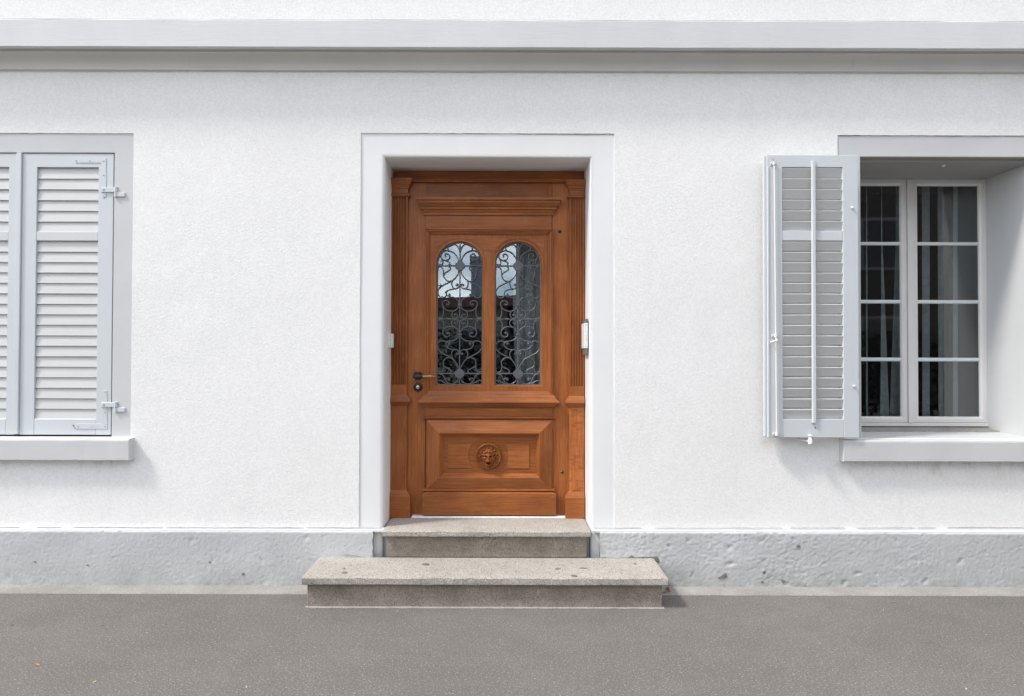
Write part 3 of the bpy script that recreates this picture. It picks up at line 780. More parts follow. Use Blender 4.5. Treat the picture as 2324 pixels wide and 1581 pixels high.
def pilaster(x0, x1, xs0, xs1, side, yo):
    """x0..x1 shaft, xs0..xs1 cap and base; side -1 touches the left jamb, +1 the right"""
    YPi = YD-0.028
    # fluted shaft
    zA, zB = Zd(448+yo, YPi), Zd(874+yo, YPi)
    nf = 5; wdt = x1-x0; pts = []
    mrg = wdt*0.07; pitch = (wdt-2*mrg)/nf
    pts.append((x0, YPi))
    for f in range(nf):
        cx = x0+mrg+pitch*(f+0.5); r = pitch*0.37
        for k in range(7):
            a = math.pi*k/6
            pts.append((cx-r*math.cos(a), YPi+0.010*math.sin(a)**0.7))
    pts.append((x1, YPi)); pts = pts+[(x1, YD+0.03), (x0, YD+0.03)]
    n = len(pts)
    obj("fluted_shaft", [(x, y, zB) for x, y in pts]+[(x, y, zA) for x, y in pts], [tuple(range(n)), tuple(range(n, 2*n))]+[(i, (i+1) % n, n+(i+1) % n, n+i) for i in range(n)], M['oak_v'], frm)
    zD1 = Zd(897+yo, YPi)
    box("shaft_foot", x0, x1, YPi, YD+0.03, zD1, zB, M['oak_v'], frm, bev=0.001)
    # mould ends: only the free side returns, the other butts the jamb
    def capm(name, prof, mat, base=YPi):
        vs, fs = [], []; n = len(prof)
        for o, z in prof:
            xa = x0-(o if side > 0 else 0); xb = x1+(o if side < 0 else 0)
            vs += [(xa, base-o, z), (xb, base-o, z), (xa, YD+0.02, z), (xb, YD+0.02, z)]
        for i in range(n-1):
            q = 4*i
            fs += [(q, q+4, q+5, q+1), (q+2, q+6, q+4, q), (q+1, q+5, q+7, q+3)]
        fs += [(0, 1, 3, 2), (4*n-4, 4*n-2, 4*n-1, 4*n-3)]
        obj(name, vs, fs, mat, frm)
    Z = lambda y: Zd(y+yo, YPi)
    capm("capital", [(0.030, Z(407)), (0.030, Z(412)), (0.026, Z(413)), (0.022, Z(417)), (0.014, Z(421)), (0.011, Z(423)), (0.011, Z(425.5)), (0.006, Z(426)), (0.006, Z(429)), (0.002, Z(430)), (0.002, Z(440)), (0.014, Z(440.5)), (0.016, Z(442)), (0.013, Z(443.5)), (0.017, Z(444)), (0.017, Z(446)), (0.0, Z(448))], M['oak_h'])
    capm("dado_cap", [(0.0, Z(896)), (0.026, Z(909)), (0.028, Z(911)), (0.026, Z(913)), (0.018, Z(914)), (0.014, Z(917)), (0.006, Z(919)), (0.006, Z(921)), (0.001, Z(922))], M['oak_h'])
    box("pedestal", x0, x1, YPi-0.001, YD+0.03, Z(1114), Z(922), M['oak_fig'] if side > 0 else M['oak_v'], frm, bev=0.0015)
    capm("base_block", [(0.0, Z(1113)), (0.020, Z(1121)), (0.020, Z(1123)), (0.026, Z(1124.5)), (0.028, Z(1126)), (0.028, zdb)], M['oak_h'])
pilaster(dx0, Xd(924.5, YD-0.028), None, None, -1, 0)
pilaster(Xd(1292.5, YD-0.028), dx1, None, None, +1, 2.5)

# ------------------------------------------------------------------ the door leaf
door = thing("front_door", "orange brown oak front door with two arched grilled windows and a carved lion head", "door", ((dx0+dx1)/2, YD, zl2))
tX0, tX1 = Xd(924.5)+0.002, Xd(1292.5)-0.002
zleaf = Zd(1170.5)
leafcx = Xd(1109.5)
iX0, iX1 = Xd(966.5), Xd(1253)                 # inner edge of the stiles
zt_leaf = hb-0.001
# opening for the glazed field
fX0, fX1 = iX0, iX1
YB = YD+0.03                                   # back of the leaf
box("stile", tX0, iX0, YD, YB, zleaf, zt_leaf, M['oak_v'], door, bev=0.0015)
box("stile", iX1, tX1, YD, YB, zleaf, zt_leaf, M['oak_v'], door, bev=0.0015)
jx = Xd(1242)
box("top_rail", iX0+0.0005, jx, YD+0.001, YB, Zd(486), zt_leaf, M['oak_h'], door, bev=0.001)
box("rail_block", jx+0.0006, iX1-0.0005, YD+0.001, YB, Zd(486), zt_leaf, M['oak_v'], door, bev=0.001)
# cornice over the door panel
Y0c = YD
z = lambda y: Zd(y, YD-0.04)
ox0, ox1 = Xd(965.5), Xd(1252)
mould("cornice_moulding", [(0.058, z(450)), (0.060, z(455.5)), (0.050, z(457)), (0.052, z(460.5)), (0.047, z(463)), (0.038, z(466)), (0.030, z(469)), (0.026, z(470.5)), (0.031, z(471)), (0.031, z(474.5)), (0.022, z(476)), (0.019, z(479)), (0.012, z(482.5)), (0.014, z(483.5)), (0.014, z(487)), (0.0, z(488))], ox0, ox1, YD-0.006, M['oak_h'], door)
box("frieze_panel", ox0, ox1, YD-0.009, YD+0.02, Zd(521), Zd(487), M['oak_h'], door, bev=0.001)
# frame round the glazed field
gx0, gx1 = Xd(965.8), Xd(1254)
gz1, gz0 = Zd(520), Zd(893)
fp = [(0.0, 0.016), (0.0015, 0.022), (0.008, 0.022), (0.0095, 0.017), (0.013, 0.019), (0.020, 0.016), (0.026, 0.006), (0.029, 0.004), (0.030, -0.004)]
fpt = [(0.0, 0.020), (0.0015, 0.032), (0.010, 0.032), (0.012, 0.024), (0.020, 0.024), (0.022, 0.018), (0.032, 0.010), (0.040, 0.003), (0.041, -0.004)]
frame_side("field_moulding", fpt, gx0, gx1, gz0, gz1, YD, 'top', M['oak_h'], door)
for s in ('left', 'right'): frame_side("field_moulding", fp, gx0, gx1, gz0-0.05, gz1, YD-0.0005, s, M['oak_v'], door)
# glazed field with two arched openings
GW = [(989.3, 1096.8), (1122.2, 1229.3)]
YG = YD+0.004
px0, px1 = gx0+0.027, gx1-0.027
pz1, pz0 = Zd(532), Zd(893)
def arch(cx, hw, zs, zb, n=24, inner=False):
    """open path up the left side, round and down the right side"""
    p = [(cx-hw, zb), (cx-hw, zs)]
    for k in range(1, n): a = math.pi-math.pi*k/n; p.append((cx+hw*math.cos(a), zs+hw*math.sin(a)))
    return p+[(cx+hw, zs), (cx+hw, zb)]
win = []
for a, b in GW:
    xa, xb = Xd(a, YG, 720), Xd(b, YG, 720)
    hw = (xb-xa)/2; zb_ = Zd(877, YG); zt_ = Zd(548, YG)
    win.append(((xa+xb)/2, hw, zt_-hw, zb_))
# one plate: left / middle / right uprights and bottom, top pieces as fans between arch and top edge
def plate_half(name, xa, xb, wn, mat):
    cx, hw, zs, zb_ = wn
    A = arch(cx, hw, zs, zb_)
    vs, fs = [], []
    top = []
    for x, zz in A: top.append((x, zz))
    def outer(i):
        x, zz = A[i]
        if i == 0: return (xa, zb_)
        if i == len(A)-1: return (xb, zb_)
        if x <= cx-hw+1e-9: return (xa, zz)
        if x >= cx+hw-1e-9: return (xb, zz)
        a_ = math.atan2(zz-zs, x-cx)
        # project on the border rectangle
        dxm = (xb-cx) if math.cos(a_) > 0 else (cx-xa); dzm = pz1-zs
        t = min(dxm/max(abs(math.cos(a_)), 1e-6), dzm/max(abs(math.sin(a_)), 1e-6))
        return (cx+t*math.cos(a_), zs+t*math.sin(a_))
    n = len(A)
    O = [outer(i) for i in range(n)]
    # corners
    for (x, zz) in A: vs.append((x, YG, zz))
    for (x, zz) in O: vs.append((x, YG, zz))
    for i in range(n-1): fs.append((i, i+1, n+i+1, n+i))
    # corner filler triangles
    def addtri(i, cor):
        vs.append((cor[0], YG, cor[1])); fs.append((n+i, n+i+1, len(vs)-1))
    for i in range(n-1):
        o1, o2 = O[i], O[i+1]
        if abs(o1[0]-xa) < 1e-7 and abs(o2[1]-pz1) < 1e-7 and abs(o1[1]-pz1) > 1e-7: addtri(i, (xa, pz1))
        if abs(o1[1]-pz1) < 1e-7 and abs(o2[0]-xb) < 1e-7 and abs(o2[1]-pz1) > 1e-7: addtri(i, (xb, pz1))
    # bevelled throat of the opening: two steps back to the glass
    k0 = len(vs)
    B1 = arch(cx, hw-0.006, zs, zb_+0.006); B2 = arch(cx, hw-0.0075, zs, zb_+0.0075)
    for x, zz in B1: vs.append((x, YG+0.010, zz))
    for x, zz in B2: vs.append((x, YG+0.045, zz))
    for i in range(n-1):
        fs.append((i, i+1, k0+i+1, k0+i)); fs.append((k0+i, k0+i+1, k0+n+i+1, k0+n+i))
    fs.append((n-1, 0, k0, k0+n-1)); fs.append((k0+n-1, k0, k0+n, k0+2*n-1))
    # bottom rail piece under this window
    k = len(vs); vs.extend([(xa, YG, pz0), (xb, YG, pz0)])
    fs.append((n, k, k+1, 2*n-1, n-1, 0))
    return obj(name, vs, fs, mat, door, smooth=True, angle=25)
xm = (win[0][0]+win[1][0])/2
plate_half("arched_frame", px0, xm, win[0], M['oak_v']); plate_half("arched_frame", xm, px1, win[1], M['oak_v'])
# bead round each arch and raised spandrel plates
for cx, hw, zs, zb_ in win:
    pts = [Vector((x, YG-0.001, zz)) for x, zz in arch(cx, hw+0.017, zs, zs-0.05, 24)]
    tube("arch_bead", pts, 0.0022, M['oak_v'], door, n=6)
def spandrel(poly):
    prism_xz("spandrel_panel", poly, YG-0.0028, YG+0.003, M['oak_h'], door, bev=0.0008)
zsp = Zd(542, YG)
def arcpts(cx, r, zs, a0, a1, n=10): return [(cx+r*math.cos(math.radians(a0+(a1-a0)*k/n)), zs+r*math.sin(math.radians(a0+(a1-a0)*k/n))) for k in range(n+1)]
for side, (cx, hw, zs, zb_) in ((-1, win[0]), (1, win[1])):
    r = hw+0.024
    xe = cx+side*(hw+0.020-0.003)
    top = math.degrees(math.asin(min(1, (zsp-zs)/r))) if (zsp-zs) < r else 90
    arc = arcpts(cx, r, zs, top, 40) if side > 0 else arcpts(cx, r, zs, 180-top, 140)
    arc = [p for p in arc if abs(p[0]-cx) < abs(xe-cx)]
    spandrel(arc+[(xe, arc[-1][1]), (xe, zsp)])
r = win[0][1]+0.024
top = math.degrees(math.asin(min(1, (zsp-win[0][2])/r)))
A1 = [p for p in arcpts(win[0][0], r, win[0][2], top, 30, 16) if p[0] < xm-0.006]
A2 = [(2*xm-x, zz) for x, zz in A1][::-1]
spandrel(A1+A2)
# sill moulding, second frieze, bead
z = lambda y: Zd(y, YD-0.045)
mx0, mx1 = Xd(966.5), Xd(1254)
mould("sill_moulding", [(0.004, z(889)), (0.016, z(896)), (0.017, z(897.5)), (0.028, z(902)), (0.030, z(904)), (0.052, z(911.5)), (0.055, z(913.5)), (0.053, z(915.5)), (0.040, z(917)), (0.034, z(920)), (0.024, z(922)), (0.022, z(924)), (0.012, z(925.5)), (0.012, z(927)), (0.0, z(928))], mx0+0.010, mx1-0.010, YD-0.004, M['oak_h'], door)
box("frieze_panel", mx0, mx1, YD-0.012, YD+0.02, Zd(949), Zd(926.5), M['oak_h'], door, bev=0.001)
mould("bead_moulding", [(0.002, z(947)), (0.020, z(948.2)), (0.021, z(950)), (0.013, z(951)), (0.011, z(953)), (0.0, z(954.3))], mx0, mx1, YD-0.008, M['oak_h'], door)
# lower panel
lx0, lx1, lz1, lz0 = Xd(967, YD-0.02, 1030), Xd(1254, YD-0.02, 1030), Zd(953.5, YD-0.02), Zd(1113, YD-0.02)
lp = [(0.0, 0.014), (0.004, 0.018), (0.075, 0.040), (0.088, 0.042), (0.092, 0.040), (0.094, 0.034), (0.108, 0.010), (0.111, 0.008), (0.112, -0.003)]
names = {'top': 'panel_rail', 'bottom': 'panel_rail', 'left': 'panel_stile', 'right': 'panel_stile'}
frame4("panel_rail", lp, lx0, lx1, lz0, lz1, YD, M['oak_h'], M['oak_v'], door, names)
pn0, pn1, pnz0, pnz1 = lx0+0.105, lx1-0.105, lz0+0.105, lz1-0.105
box("sunk_panel", pn0, pn1, YD-0.004, YD+0.02, pnz0, pnz1, M['oak_h'], door, bev=0)
YL = YD-0.02
lcx_, lcz = P(1108.8, 1035.5, YD-0.01)
rad = 29.5/F*(D+YD)
cc = 45.0/F*(D+YD)
for sgn, xo in ((-1, P(1016.4, 1035, YD)[0]), (1, P(1201.5, 1035, YD)[0])):
    za, zb_ = P(1108, 1007.5, YD)[1], P(1108, 1063.5, YD)[1]
    h1, h2 = za-lcz, zb_-lcz
    a1, a2 = math.asin(h1/cc), math.asin(h2/cc)
    arc = [(lcx_+sgn*cc*math.cos(a1+(a2-a1)*k/14), lcz+cc*math.sin(a1+(a2-a1)*k/14)) for k in range(15)]
    prism_xz("raised_panel", arc+[(xo, zb_), (xo, za)], YD-0.0085, YD-0.002, M['oak_h'], door, bev=0.0022)
# carved lion head on its roundel
def lion():
    nr, na = 46, 120
    def g(x, zz, cx, cz, sx, sz): return math.exp(-((x-cx)/sx)**2-((zz-cz)/sz)**2)
    def H(x, zz):
        r = math.hypot(x, zz); a = math.atan2(x, zz)             # a = 0 at the top
        h = 0.0
        h += 0.20*math.exp(-((r-0.93)/0.055)**2)                 # rim of the dish
        h += 0.14*max(0, 1-abs(r-0.80)/0.25)*(1 if r > 0.6 else 0.6)
        d = math.hypot(x/0.50, (zz+0.10)/0.66)
        if d < 1: h += 0.46*math.sqrt(max(0, 1-d*d))**0.85       # skull
        # mane: pointed locks fanning out over the brow and down the cheeks
        rm = math.hypot(x*0.95, zz+0.02)
        lock = abs(math.sin(6.5*a+0.8))**0.6
        top = min(1, max(0, (zz+0.35)/0.4))
        h += top*math.exp(-((rm-0.46)/0.11)**2)*(0.05+0.22*lock)
        h += top*math.exp(-((rm-0.62)/0.06)**2)*(0.20*abs(math.cos(6.5*a+0.8))**2)
        for s in (-1, 1):
            h += 0.10*g(x, zz, s*0.17, 0.11, 0.13, 0.06)         # brow
            h -= 0.22*g(x, zz, s*0.17, 0.015, 0.085, 0.055)      # eye hollow
            h += 0.06*g(x, zz, s*0.17, 0.01, 0.035, 0.025)       # eyeball
            h -= 0.24*g(x, zz, s*0.42, 0.02, 0.055, 0.12)        # temple hollow
            h += 0.10*g(x, zz, s*0.25, -0.10, 0.10, 0.06)        # cheek bone
            h += 0.24*g(x, zz, s*0.11, -0.34, 0.12, 0.09)        # muzzle pads
            h += 0.14*g(x, zz, s*0.46, -0.15, 0.045, 0.16)       # hanging tufts
            h -= 0.10*g(x, zz, s*0.27, -0.38, 0.05, 0.14)        # cheek furrow
        h += 0.12*g(x, zz, 0, 0.28, 0.15, 0.14)                  # forehead
        h += 0.32*g(x, zz, 0, -0.08, 0.070, 0.20)                # nose ridge
        h += 0.26*g(x, zz, 0, -0.26, 0.10, 0.055)                # nose tip
        h -= 0.55*g(x, zz, 0, -0.51, 0.12, 0.060)                # open mouth
        h += 0.24*g(x, zz, 0, -0.64, 0.13, 0.06)                 # lower jaw
        return h
    vs, fs = [], []
    y0 = YD-0.004
    for i in range(nr+1):
        rr = i/nr
        for k in range(na):
            a = 2*math.pi*k/na; x, zz = rr*math.sin(a), rr*math.cos(a)
            vs.append((lcx_+x*rad, y0-0.004*(1 if rr < 0.999 else 0)-H(x, zz)*rad*1.0, lcz+zz*rad))
    for i in range(nr):
        for k in range(na): fs.append((i*na+k, i*na+(k+1) % na, (i+1)*na+(k+1) % na, (i+1)*na+k))
    k0 = len(vs)
    for k in range(na):
        a = 2*math.pi*k/na; vs.append((lcx_+math.sin(a)*rad*1.02, YD, lcz+math.cos(a)*rad*1.02))
    for k in range(na): fs.append((nr*na+k, nr*na+(k+1) % na, k0+(k+1) % na, k0+k))
    o = obj("lion_head", vs, fs, M['oak_v'], door, smooth=True, recalc=False)
    bm = bmesh.new(); bm.from_mesh(o.data); bmesh.ops.remove_doubles(bm, verts=bm.verts, dist=1e-6); bmesh.ops.recalc_face_normals(bm, faces=bm.faces); bm.to_mesh(o.data); bm.free()
    o['label'] = "carved lion face with open mouth on a round boss"
lion()
box("backing_board", iX0-0.004, iX1+0.004, YD+0.006, YD+0.024, zleaf+0.002, Zd(885), M['oak_h'], door, bev=0)
# foot of the leaf
mould("foot_moulding", [(0.0, z(1111)), (0.014, z(1112)), (0.015, z(1116)), (0.0, z(1117))], mx0, mx1, YD-0.012, M['oak_h'], door)
kx0, kx1 = Xd(966, YD-0.05, 1150), Xd(1254, YD-0.05, 1150)
mould("weather_board", [(0.010, Zd(1117, YD-0.03)), (0.030, Zd(1122.5, YD-0.05)), (0.031, Zd(1124, YD-0.05)), (0.028, Zd(1125, YD-0.05)), (0.032, Zd(1126.5, YD-0.05)), (0.032, Zd(1170.5, YD-0.05))], kx0+0.008, kx1-0.008, YD-0.012, M['oak_h'], door)
# studs, handle, lock
for x, y in ((1270.3, 526.3), (1275.3, 1072)):
    X, Z_ = P(x, y, YD); s = 0.0145
    obj("diamond_stud", [(X-s, YD-0.001, Z_), (X, YD-0.001, Z_-s), (X+s, YD-0.001, Z_), (X, YD-0.001, Z_+s), (X, YD-0.009, Z_)], [(0, 1, 4), (1, 2, 4), (2, 3, 4), (3, 0, 4)], M['bronze'], door)
hx, hz = P(948.3, 853.5, YD-0.01)
s = 0.031
hd = prism_xz("door_handle", [(hx-s, hz-s), (hx-s*0.55, hz-s*0.86), (hx+s*0.55, hz-s*0.86), (hx+s, hz-s), (hx+s*0.86, hz-s*0.5), (hx+s*0.86, hz+s*0.5), (hx+s, hz+s), (hx+s*0.55, hz+s*0.86), (hx-s*0.55, hz+s*0.86), (hx-s, hz+s), (hx-s*0.86, hz+s*0.5), (hx-s*0.86, hz-s*0.5)], YD-0.007, YD+0.001, M['bronze'], door, bev=0.001)
for a_ in (-1, 1):
    for b_ in (-1, 1): lathe_y("screw", [(0.0035, YD-0.0095), (0.0042, YD-0.0085), (0.0042, YD-0.006)], hx+a_*s*0.85, hz+b_*s*0.85, M['steel'], hd, n=8)
lathe_y("collar", [(0.010, YD-0.040), (0.016, YD-0.036), (0.018, YD-0.028), (0.024, YD-0.016), (0.026, YD-0.007)], hx, hz-0.002, M['bronze'], hd)
yh = YD-0.042
lathe_x("lever", [(0.004, hx-0.032), (0.008, hx-0.030), (0.010, hx-0.020), (0.013, hx-0.008), (0.013, hx+0.010), (0.010, hx+0.020), (0.0085, hx+0.034), (0.0075, hx+0.038)], yh, hz-0.003, M['bronze'], hd)
lathe_x("lever_grip", [(0.0070, hx+0.036), (0.0080, hx+0.050), (0.0105, hx+0.092), (0.0112, hx+0.098), (0.0060, hx+0.101), (0.0058, hx+0.104), (0.0092, hx+0.106), (0.0090, hx+0.111), (0.0035, hx+0.115), (0.0028, hx+0.122)], yh, hz-0.003, M['brass'], hd)
kx, kz = P(948.3, 879.5, YD-0.01)
lk = lathe_y("lock_rose", [(0.014, YD-0.012), (0.020, YD-0.011), (0.027, YD-0.007), (0.030, YD-0.003), (0.031, YD+0.001)], kx, kz, M['bronze'], door)
for k in range(16):
    a_ = 2*math.pi*k/16; c_, s_ = math.cos(a_), math.sin(a_)
    tube("rib", [(kx+c_*0.015, YD-0.0125, kz+s_*0.015), (kx+c_*0.0275, YD-0.0075, kz+s_*0.0275)], 0.0013, M['bronze'], lk, n=5)
lathe_y("lock_cylinder", [(0.0095, YD-0.0165), (0.0115, YD-0.0155), (0.0115, YD-0.010)], kx, kz, M['steel'], lk)
box("keyhole", kx-0.0012, kx+0.0012, YD-0.0172, YD-0.0164, kz-0.005, kz+0.004, M['dark'], lk, bev=0)

# iron grilles
S6 = lambda x, y: (1730+x/5.1, 950+y/5.1)
S7 = lambda x, y: (1730+x/4.941, 1250+y/4.941)
HALF = []
def h6(*p): HALF.append([S6(*q) for q in p])
def h7(*p): HALF.append([S7(*q) for q in p])
h6((532, 478), (490, 390), (430, 320), (350, 280), (270, 270), (205, 295), (168, 340), (162, 395), (185, 440), (225, 465), (275, 468), (325, 445), (345, 395), (320, 350), (275, 335), (243, 358), (256, 395))
h6((158, 330), (150, 370), (168, 425), (198, 485), (200, 530), (175, 557), (130, 556), (98, 530))
h6((225, 467), (275, 480), (325, 502), (348, 540), (325, 568))
h6((546, 300), (528, 230), (498, 178), (455, 142), (400, 150), (345, 175), (305, 195), (298, 230), (318, 250))
h6((530, 690), (510, 760), (460, 830), (400, 880), (310, 930), (200, 985), (125, 1050), (100, 1110), (115, 1180), (155, 1230), (210, 1240), (255, 1215), (278, 1180))
h6((530, 1352), (515, 1298), (475, 1248), (410, 1225), (340, 1215), (292, 1190), (275, 1140), (300, 1092), (370, 1067), (450, 1055), (505, 1040))
h6((292, 1190), (325, 1205), (355, 1182), (342, 1158), (322, 1170))
h6((412, 872), (386, 930), (395, 1000), (432, 1043), (490, 1045), (530, 1008), (524, 968), (495, 956), (476, 976), (490, 992))
h6((415, 870), (350, 903), (285, 882), (238, 832), (215, 760), (215, 690), (190, 630), (150, 597), (112, 605), (95, 640), (112, 672))
h6((222, 775), (250, 730), (310, 690), (355, 655), (358, 620), (322, 598))
h6((530, 1402), (515, 1450), (470, 1490), (400, 1510), (310, 1500), (235, 1450), (200, 1390), (200, 1340), (240, 1300), (290, 1300), (335, 1330), (335, 1370), (303, 1387), (285, 1362))
h6((203, 1400), (222, 1480), (222, 1540), (215, 1600), (185, 1640), (140, 1648), (100, 1632))
h6((490, 1475), (425, 1512), (398, 1560), (400, 1610), (440, 1660), (490, 1650), (512, 1610), (490, 1575), (455, 1578), (452, 1605))
h7((445, 218), (470, 236), (495, 202), (470, 160), (420, 152), (380, 180), (375, 230), (400, 275), (432, 302))
h7((520, 396), (500, 350), (450, 308), (370, 288), (290, 296), (230, 340), (205, 400), (215, 455), (260, 490), (310, 485), (340, 445), (320, 408), (282, 405), (288, 430))
h7((212, 375), (225, 290), (220, 220), (190, 172), (150, 152), (105, 172))
h7((520, 468), (490, 520), (430, 560), (350, 575), (300, 580), (270, 612), (270, 660), (300, 705), (360, 735), (440, 742))
h7((403, 915), (378, 850), (385, 790), (420, 750), (470, 745), (515, 780), (515, 820), (487, 838), (466, 815))
h7((272, 620), (298, 592), (335, 597), (345, 625), (325, 645), (310, 622))
h7((268, 607), (245, 580), (190, 570), (130, 590), (95, 640), (95, 700), (130, 760), (200, 820), (300, 870), (380, 910), (440, 970), (490, 1050), (520, 1115))
h7((420, 950), (370, 910), (310, 900), (250, 925), (215, 980), (213, 1040), (218, 1110), (195, 1170), (150, 1190), (105, 1170), (95, 1130), (125, 1105))
h7((216, 1055), (255, 1095), (330, 1125), (370, 1160), (365, 1195), (335, 1200))
h7((515, 1310), (490, 1365), (440, 1405), (380, 1425), (320, 1410), (275, 1370), (265, 1330), (300, 1305), (340, 1315), (335, 1350), (315, 1345))
h7((295, 1398), (255, 1340), (225, 1270), (190, 1235), (145, 1230))
h7((400, 1425), (300, 1425), (220, 1385), (150, 1350), (105, 1360), (92, 1395), (115, 1430))
YI = YG+0.016
GC = 1838.6
def grille(cx_s, wn):
    cx, hw, zs, zb_ = wn
    k = (D+YI)/F*0.56738                         # metres per measured unit at the grille
    zref = P(cx_s*0.56738, 1064*0.56738, YI)[1]    # level of the upper rosette
    W = lambda sx, sy, flip=1: (cx+flip*(sx-GC)*k, YI, zref-(sy-1064)*k)
    hwi = hw-0.007
    g = None
    r = 0.0042
    fr = [Vector((x, YI, zz)) for x, zz in arch(cx, hwi, zs, zb_+0.008, 28)]
    g = tube("window_grille", fr, 0.0042, M['iron'], door, n=6)
    tube("bar", [(cx-hwi, YI, zb_+0.008), (cx+hwi, YI, zb_+0.008)], 0.0042, M['iron'], g, n=6)
    zr1, zr2 = W(0, 1064)[2], W(0, S7(0, 1215)[1])[2]
    zmid = W(0, S7(0, 137)[1])[2]
    tube("bar", [(cx, YI, zb_+0.008), (cx, YI, zmid-0.014)], 0.0042, M['iron'], g, n=6)
    tube("bar", [(cx, YI, zmid+0.014), (cx, YI, W(0, S6(0, 300)[1])[2])], 0.0042, M['iron'], g, n=6)
    for zz in (zr1, zr2): tube("bar", [(cx-hwi, YI, zz), (cx+hwi, YI, zz)], 0.0042, M['iron'], g, n=6)
    # spear head
    z0_, z1_ = W(0, S6(0, 330)[1])[2], W(0, S6(0, 118)[1])[2]
    tube("spear", [(cx, YI, z0_+(z1_-z0_)*t/8) for t in range(9)], 0.0068, M['iron'], g, n=8, taper=lambda t: [0.5, 0.5, 0.5, 0.65, 0.9, 1.0, 0.75, 0.4, 0.1][min(8, int(t*8+0.01))])
    # wavy level bars
    for f in (-1, 1):
        xs_ = [cx+f*(0.022+(hwi-0.022)*t/24) for t in range(25)]
        tube("wavy_bar", [(x, YI, zmid) for x in xs_], 0.0056, M['iron'], g, n=6, taper=lambda t: 0.72+0.34*math.cos(t*2*math.pi*2.4+0.6) if t < 0.93 else 0.5)
        box("clip", cx+f*0.024-0.004, cx+f*0.024+0.004, YI-0.007, YI+0.004, zmid-0.009, zmid+0.009, M['iron'], g, bev=0.001)
    ring = [(cx+0.0135*math.cos(2*math.pi*t/20), YI, zmid+0.0135*math.sin(2*math.pi*t/20)) for t in range(21)]
    tube("ring", ring, 0.0028, M['iron'], g, n=6)
    for zz in (W(0, S6(0, 1380)[1])[2], W(0, S7(0, 438)[1])[2]):
        box("collar", cx-0.0135, cx+0.0135, YI-0.008, YI+0.005, zz-0.0075, zz+0.0075, M['iron'], g, bev=0.0015)
    for zz in (zr1, zr2):
        pts = []; R0 = 0.0335
        for q in range(4):
            a0 = math.pi/2*q+math.pi/4
            pts += [(cx+R0*rr*math.cos(a0+da), zz+R0*rr*math.sin(a0+da)) for da, rr in ((-0.13, 1.0), (-0.09, 0.84), (0.09, 0.84), (0.13, 1.0), (0.27, 1.0), (0.31, 0.95), (0.35, 1.0), (0.5, 1.0), (0.65, 1.0), (0.785, 1.0), (0.92, 1.0), (1.07, 1.0), (1.22, 1.0), (1.26, 0.95), (1.30, 1.0))]
        prism_xz("rosette", pts, YI-0.010, YI-0.002, M['iron'], g, bev=0.0)
    for path in HALF:
        for f in (1, -1):
            p3 = catmull([Vector(W(sx, sy, f)) for sx, sy in path], 5)
            vs_, fs_ = tube_data(p3, 0.0044, 6, lambda t: 1.0 if 0.06 < t < 0.94 else 0.85)
            # curled ends carry a small ball
            obj("scroll", vs_, fs_, M['iron'], g, smooth=True, angle=60)
    for (sx, sy) in [S6(256, 385), S6(490, 982), S6(333, 1172), S6(292, 1370), S7(440, 58), S7(443, 214), S7(292, 420), S7(482, 820), S7(325, 625), S7(320, 1335)]:
        for f in (1, -1):
            X, _, Zz = W(sx, sy, f)
            lathe_y("scroll_eye", [(0.0030, YI-0.0075), (0.0056, YI-0.005), (0.0064, YI), (0.0056, YI+0.004)], X, Zz, M['iron'], g, n=10)
    pane = [(x, zz) for x, zz in arch(cx, hw-0.002, zs, zb_, 24)]
    prism_xz("glass_pane", pane, YG+0.026, YG+0.032, M['glass_door'], door)
grille(1838.6, win[0]); grille(1838.6, win[1])

# white threshold plate
zth = zl2+0.010
ty = YD-0.052
box("threshold", Xd(934, ty, 1174), Xd(1283.5, ty, 1174), ty, YD+0.05, zl2+0.0005, zth, M['alu'], frm, bev=0.0015)
box("door_seal", tX0, tX1, YD+0.012, YD+0.03, zth, zleaf+0.002, M['dark'], frm, bev=0)

# curtain hanging in the hall behind the right pane
cu = thing("hall_curtain", "pale grey curtain hanging behind the right arched door pane", "curtain", (Xd(1205), YD+0.25, zl2))
vs, fs = [], []
n = 60
cxa, cxb = Xd(1170, YD+0.25), Xd(1300, YD+0.25)
for i in range(n+1):
    t = i/n; x = cxa+(cxb-cxa)*t
    for j in range(9):
        zz = zl2+0.05+2.2*j/8
        vs.append((x+0.02*math.sin(j*0.9)*(1-t), YD+0.25+0.022*math.sin(t*34+0.5*math.sin(j*0.8))+0.012*math.sin(t*71), zz))
for i in range(n):
    for j in range(8): fs.append((i*9+j, (i+1)*9+j, (i+1)*9+j+1, i*9+j+1))
obj("drape", vs, fs, M['curtain'], cu, smooth=True)

# ------------------------------------------------------------------ right window
YW = YWIN
Xw = lambda x, y=690, Y=YW: P(x, y, Y)[0]
Zw = lambda y, x=2120, Y=YW: P(x, y, Y)[1]
wn = thing("casement_window", "two leaf casement window with dark panes beside the open shutter", "window", (rcx, YW, rSill))
wz1, wz0 = Zw(406.5), Zw(968)
fprof = [(0.0, 0.010), (0.002, 0.014), (0.014, 0.014), (0.016, 0.010), (0.030, 0.010), (0.030, -0.01)]
frame4("frame", fprof, rF0, rF1, wz0, wz1, YW, M['winpaint'], M['winpaint'], wn, {s: 'window_frame' for s in ('top', 'bottom', 'left', 'right')})
box("frame_sill", rF0+0.002, rF1-0.002, YW-0.022, YW+0.02, wz0+0.001, Zw(959.5), M['winpaint'], wn, bev=0.002)
sprof = [(0.0, 0.006), (0.003, 0.012), (0.026, 0.012), (0.030, 0.010), (0.037, 0.004), (0.039, 0.0), (0.040, -0.012)]
zs1, zs0 = Zw(410.5), Zw(958.8)
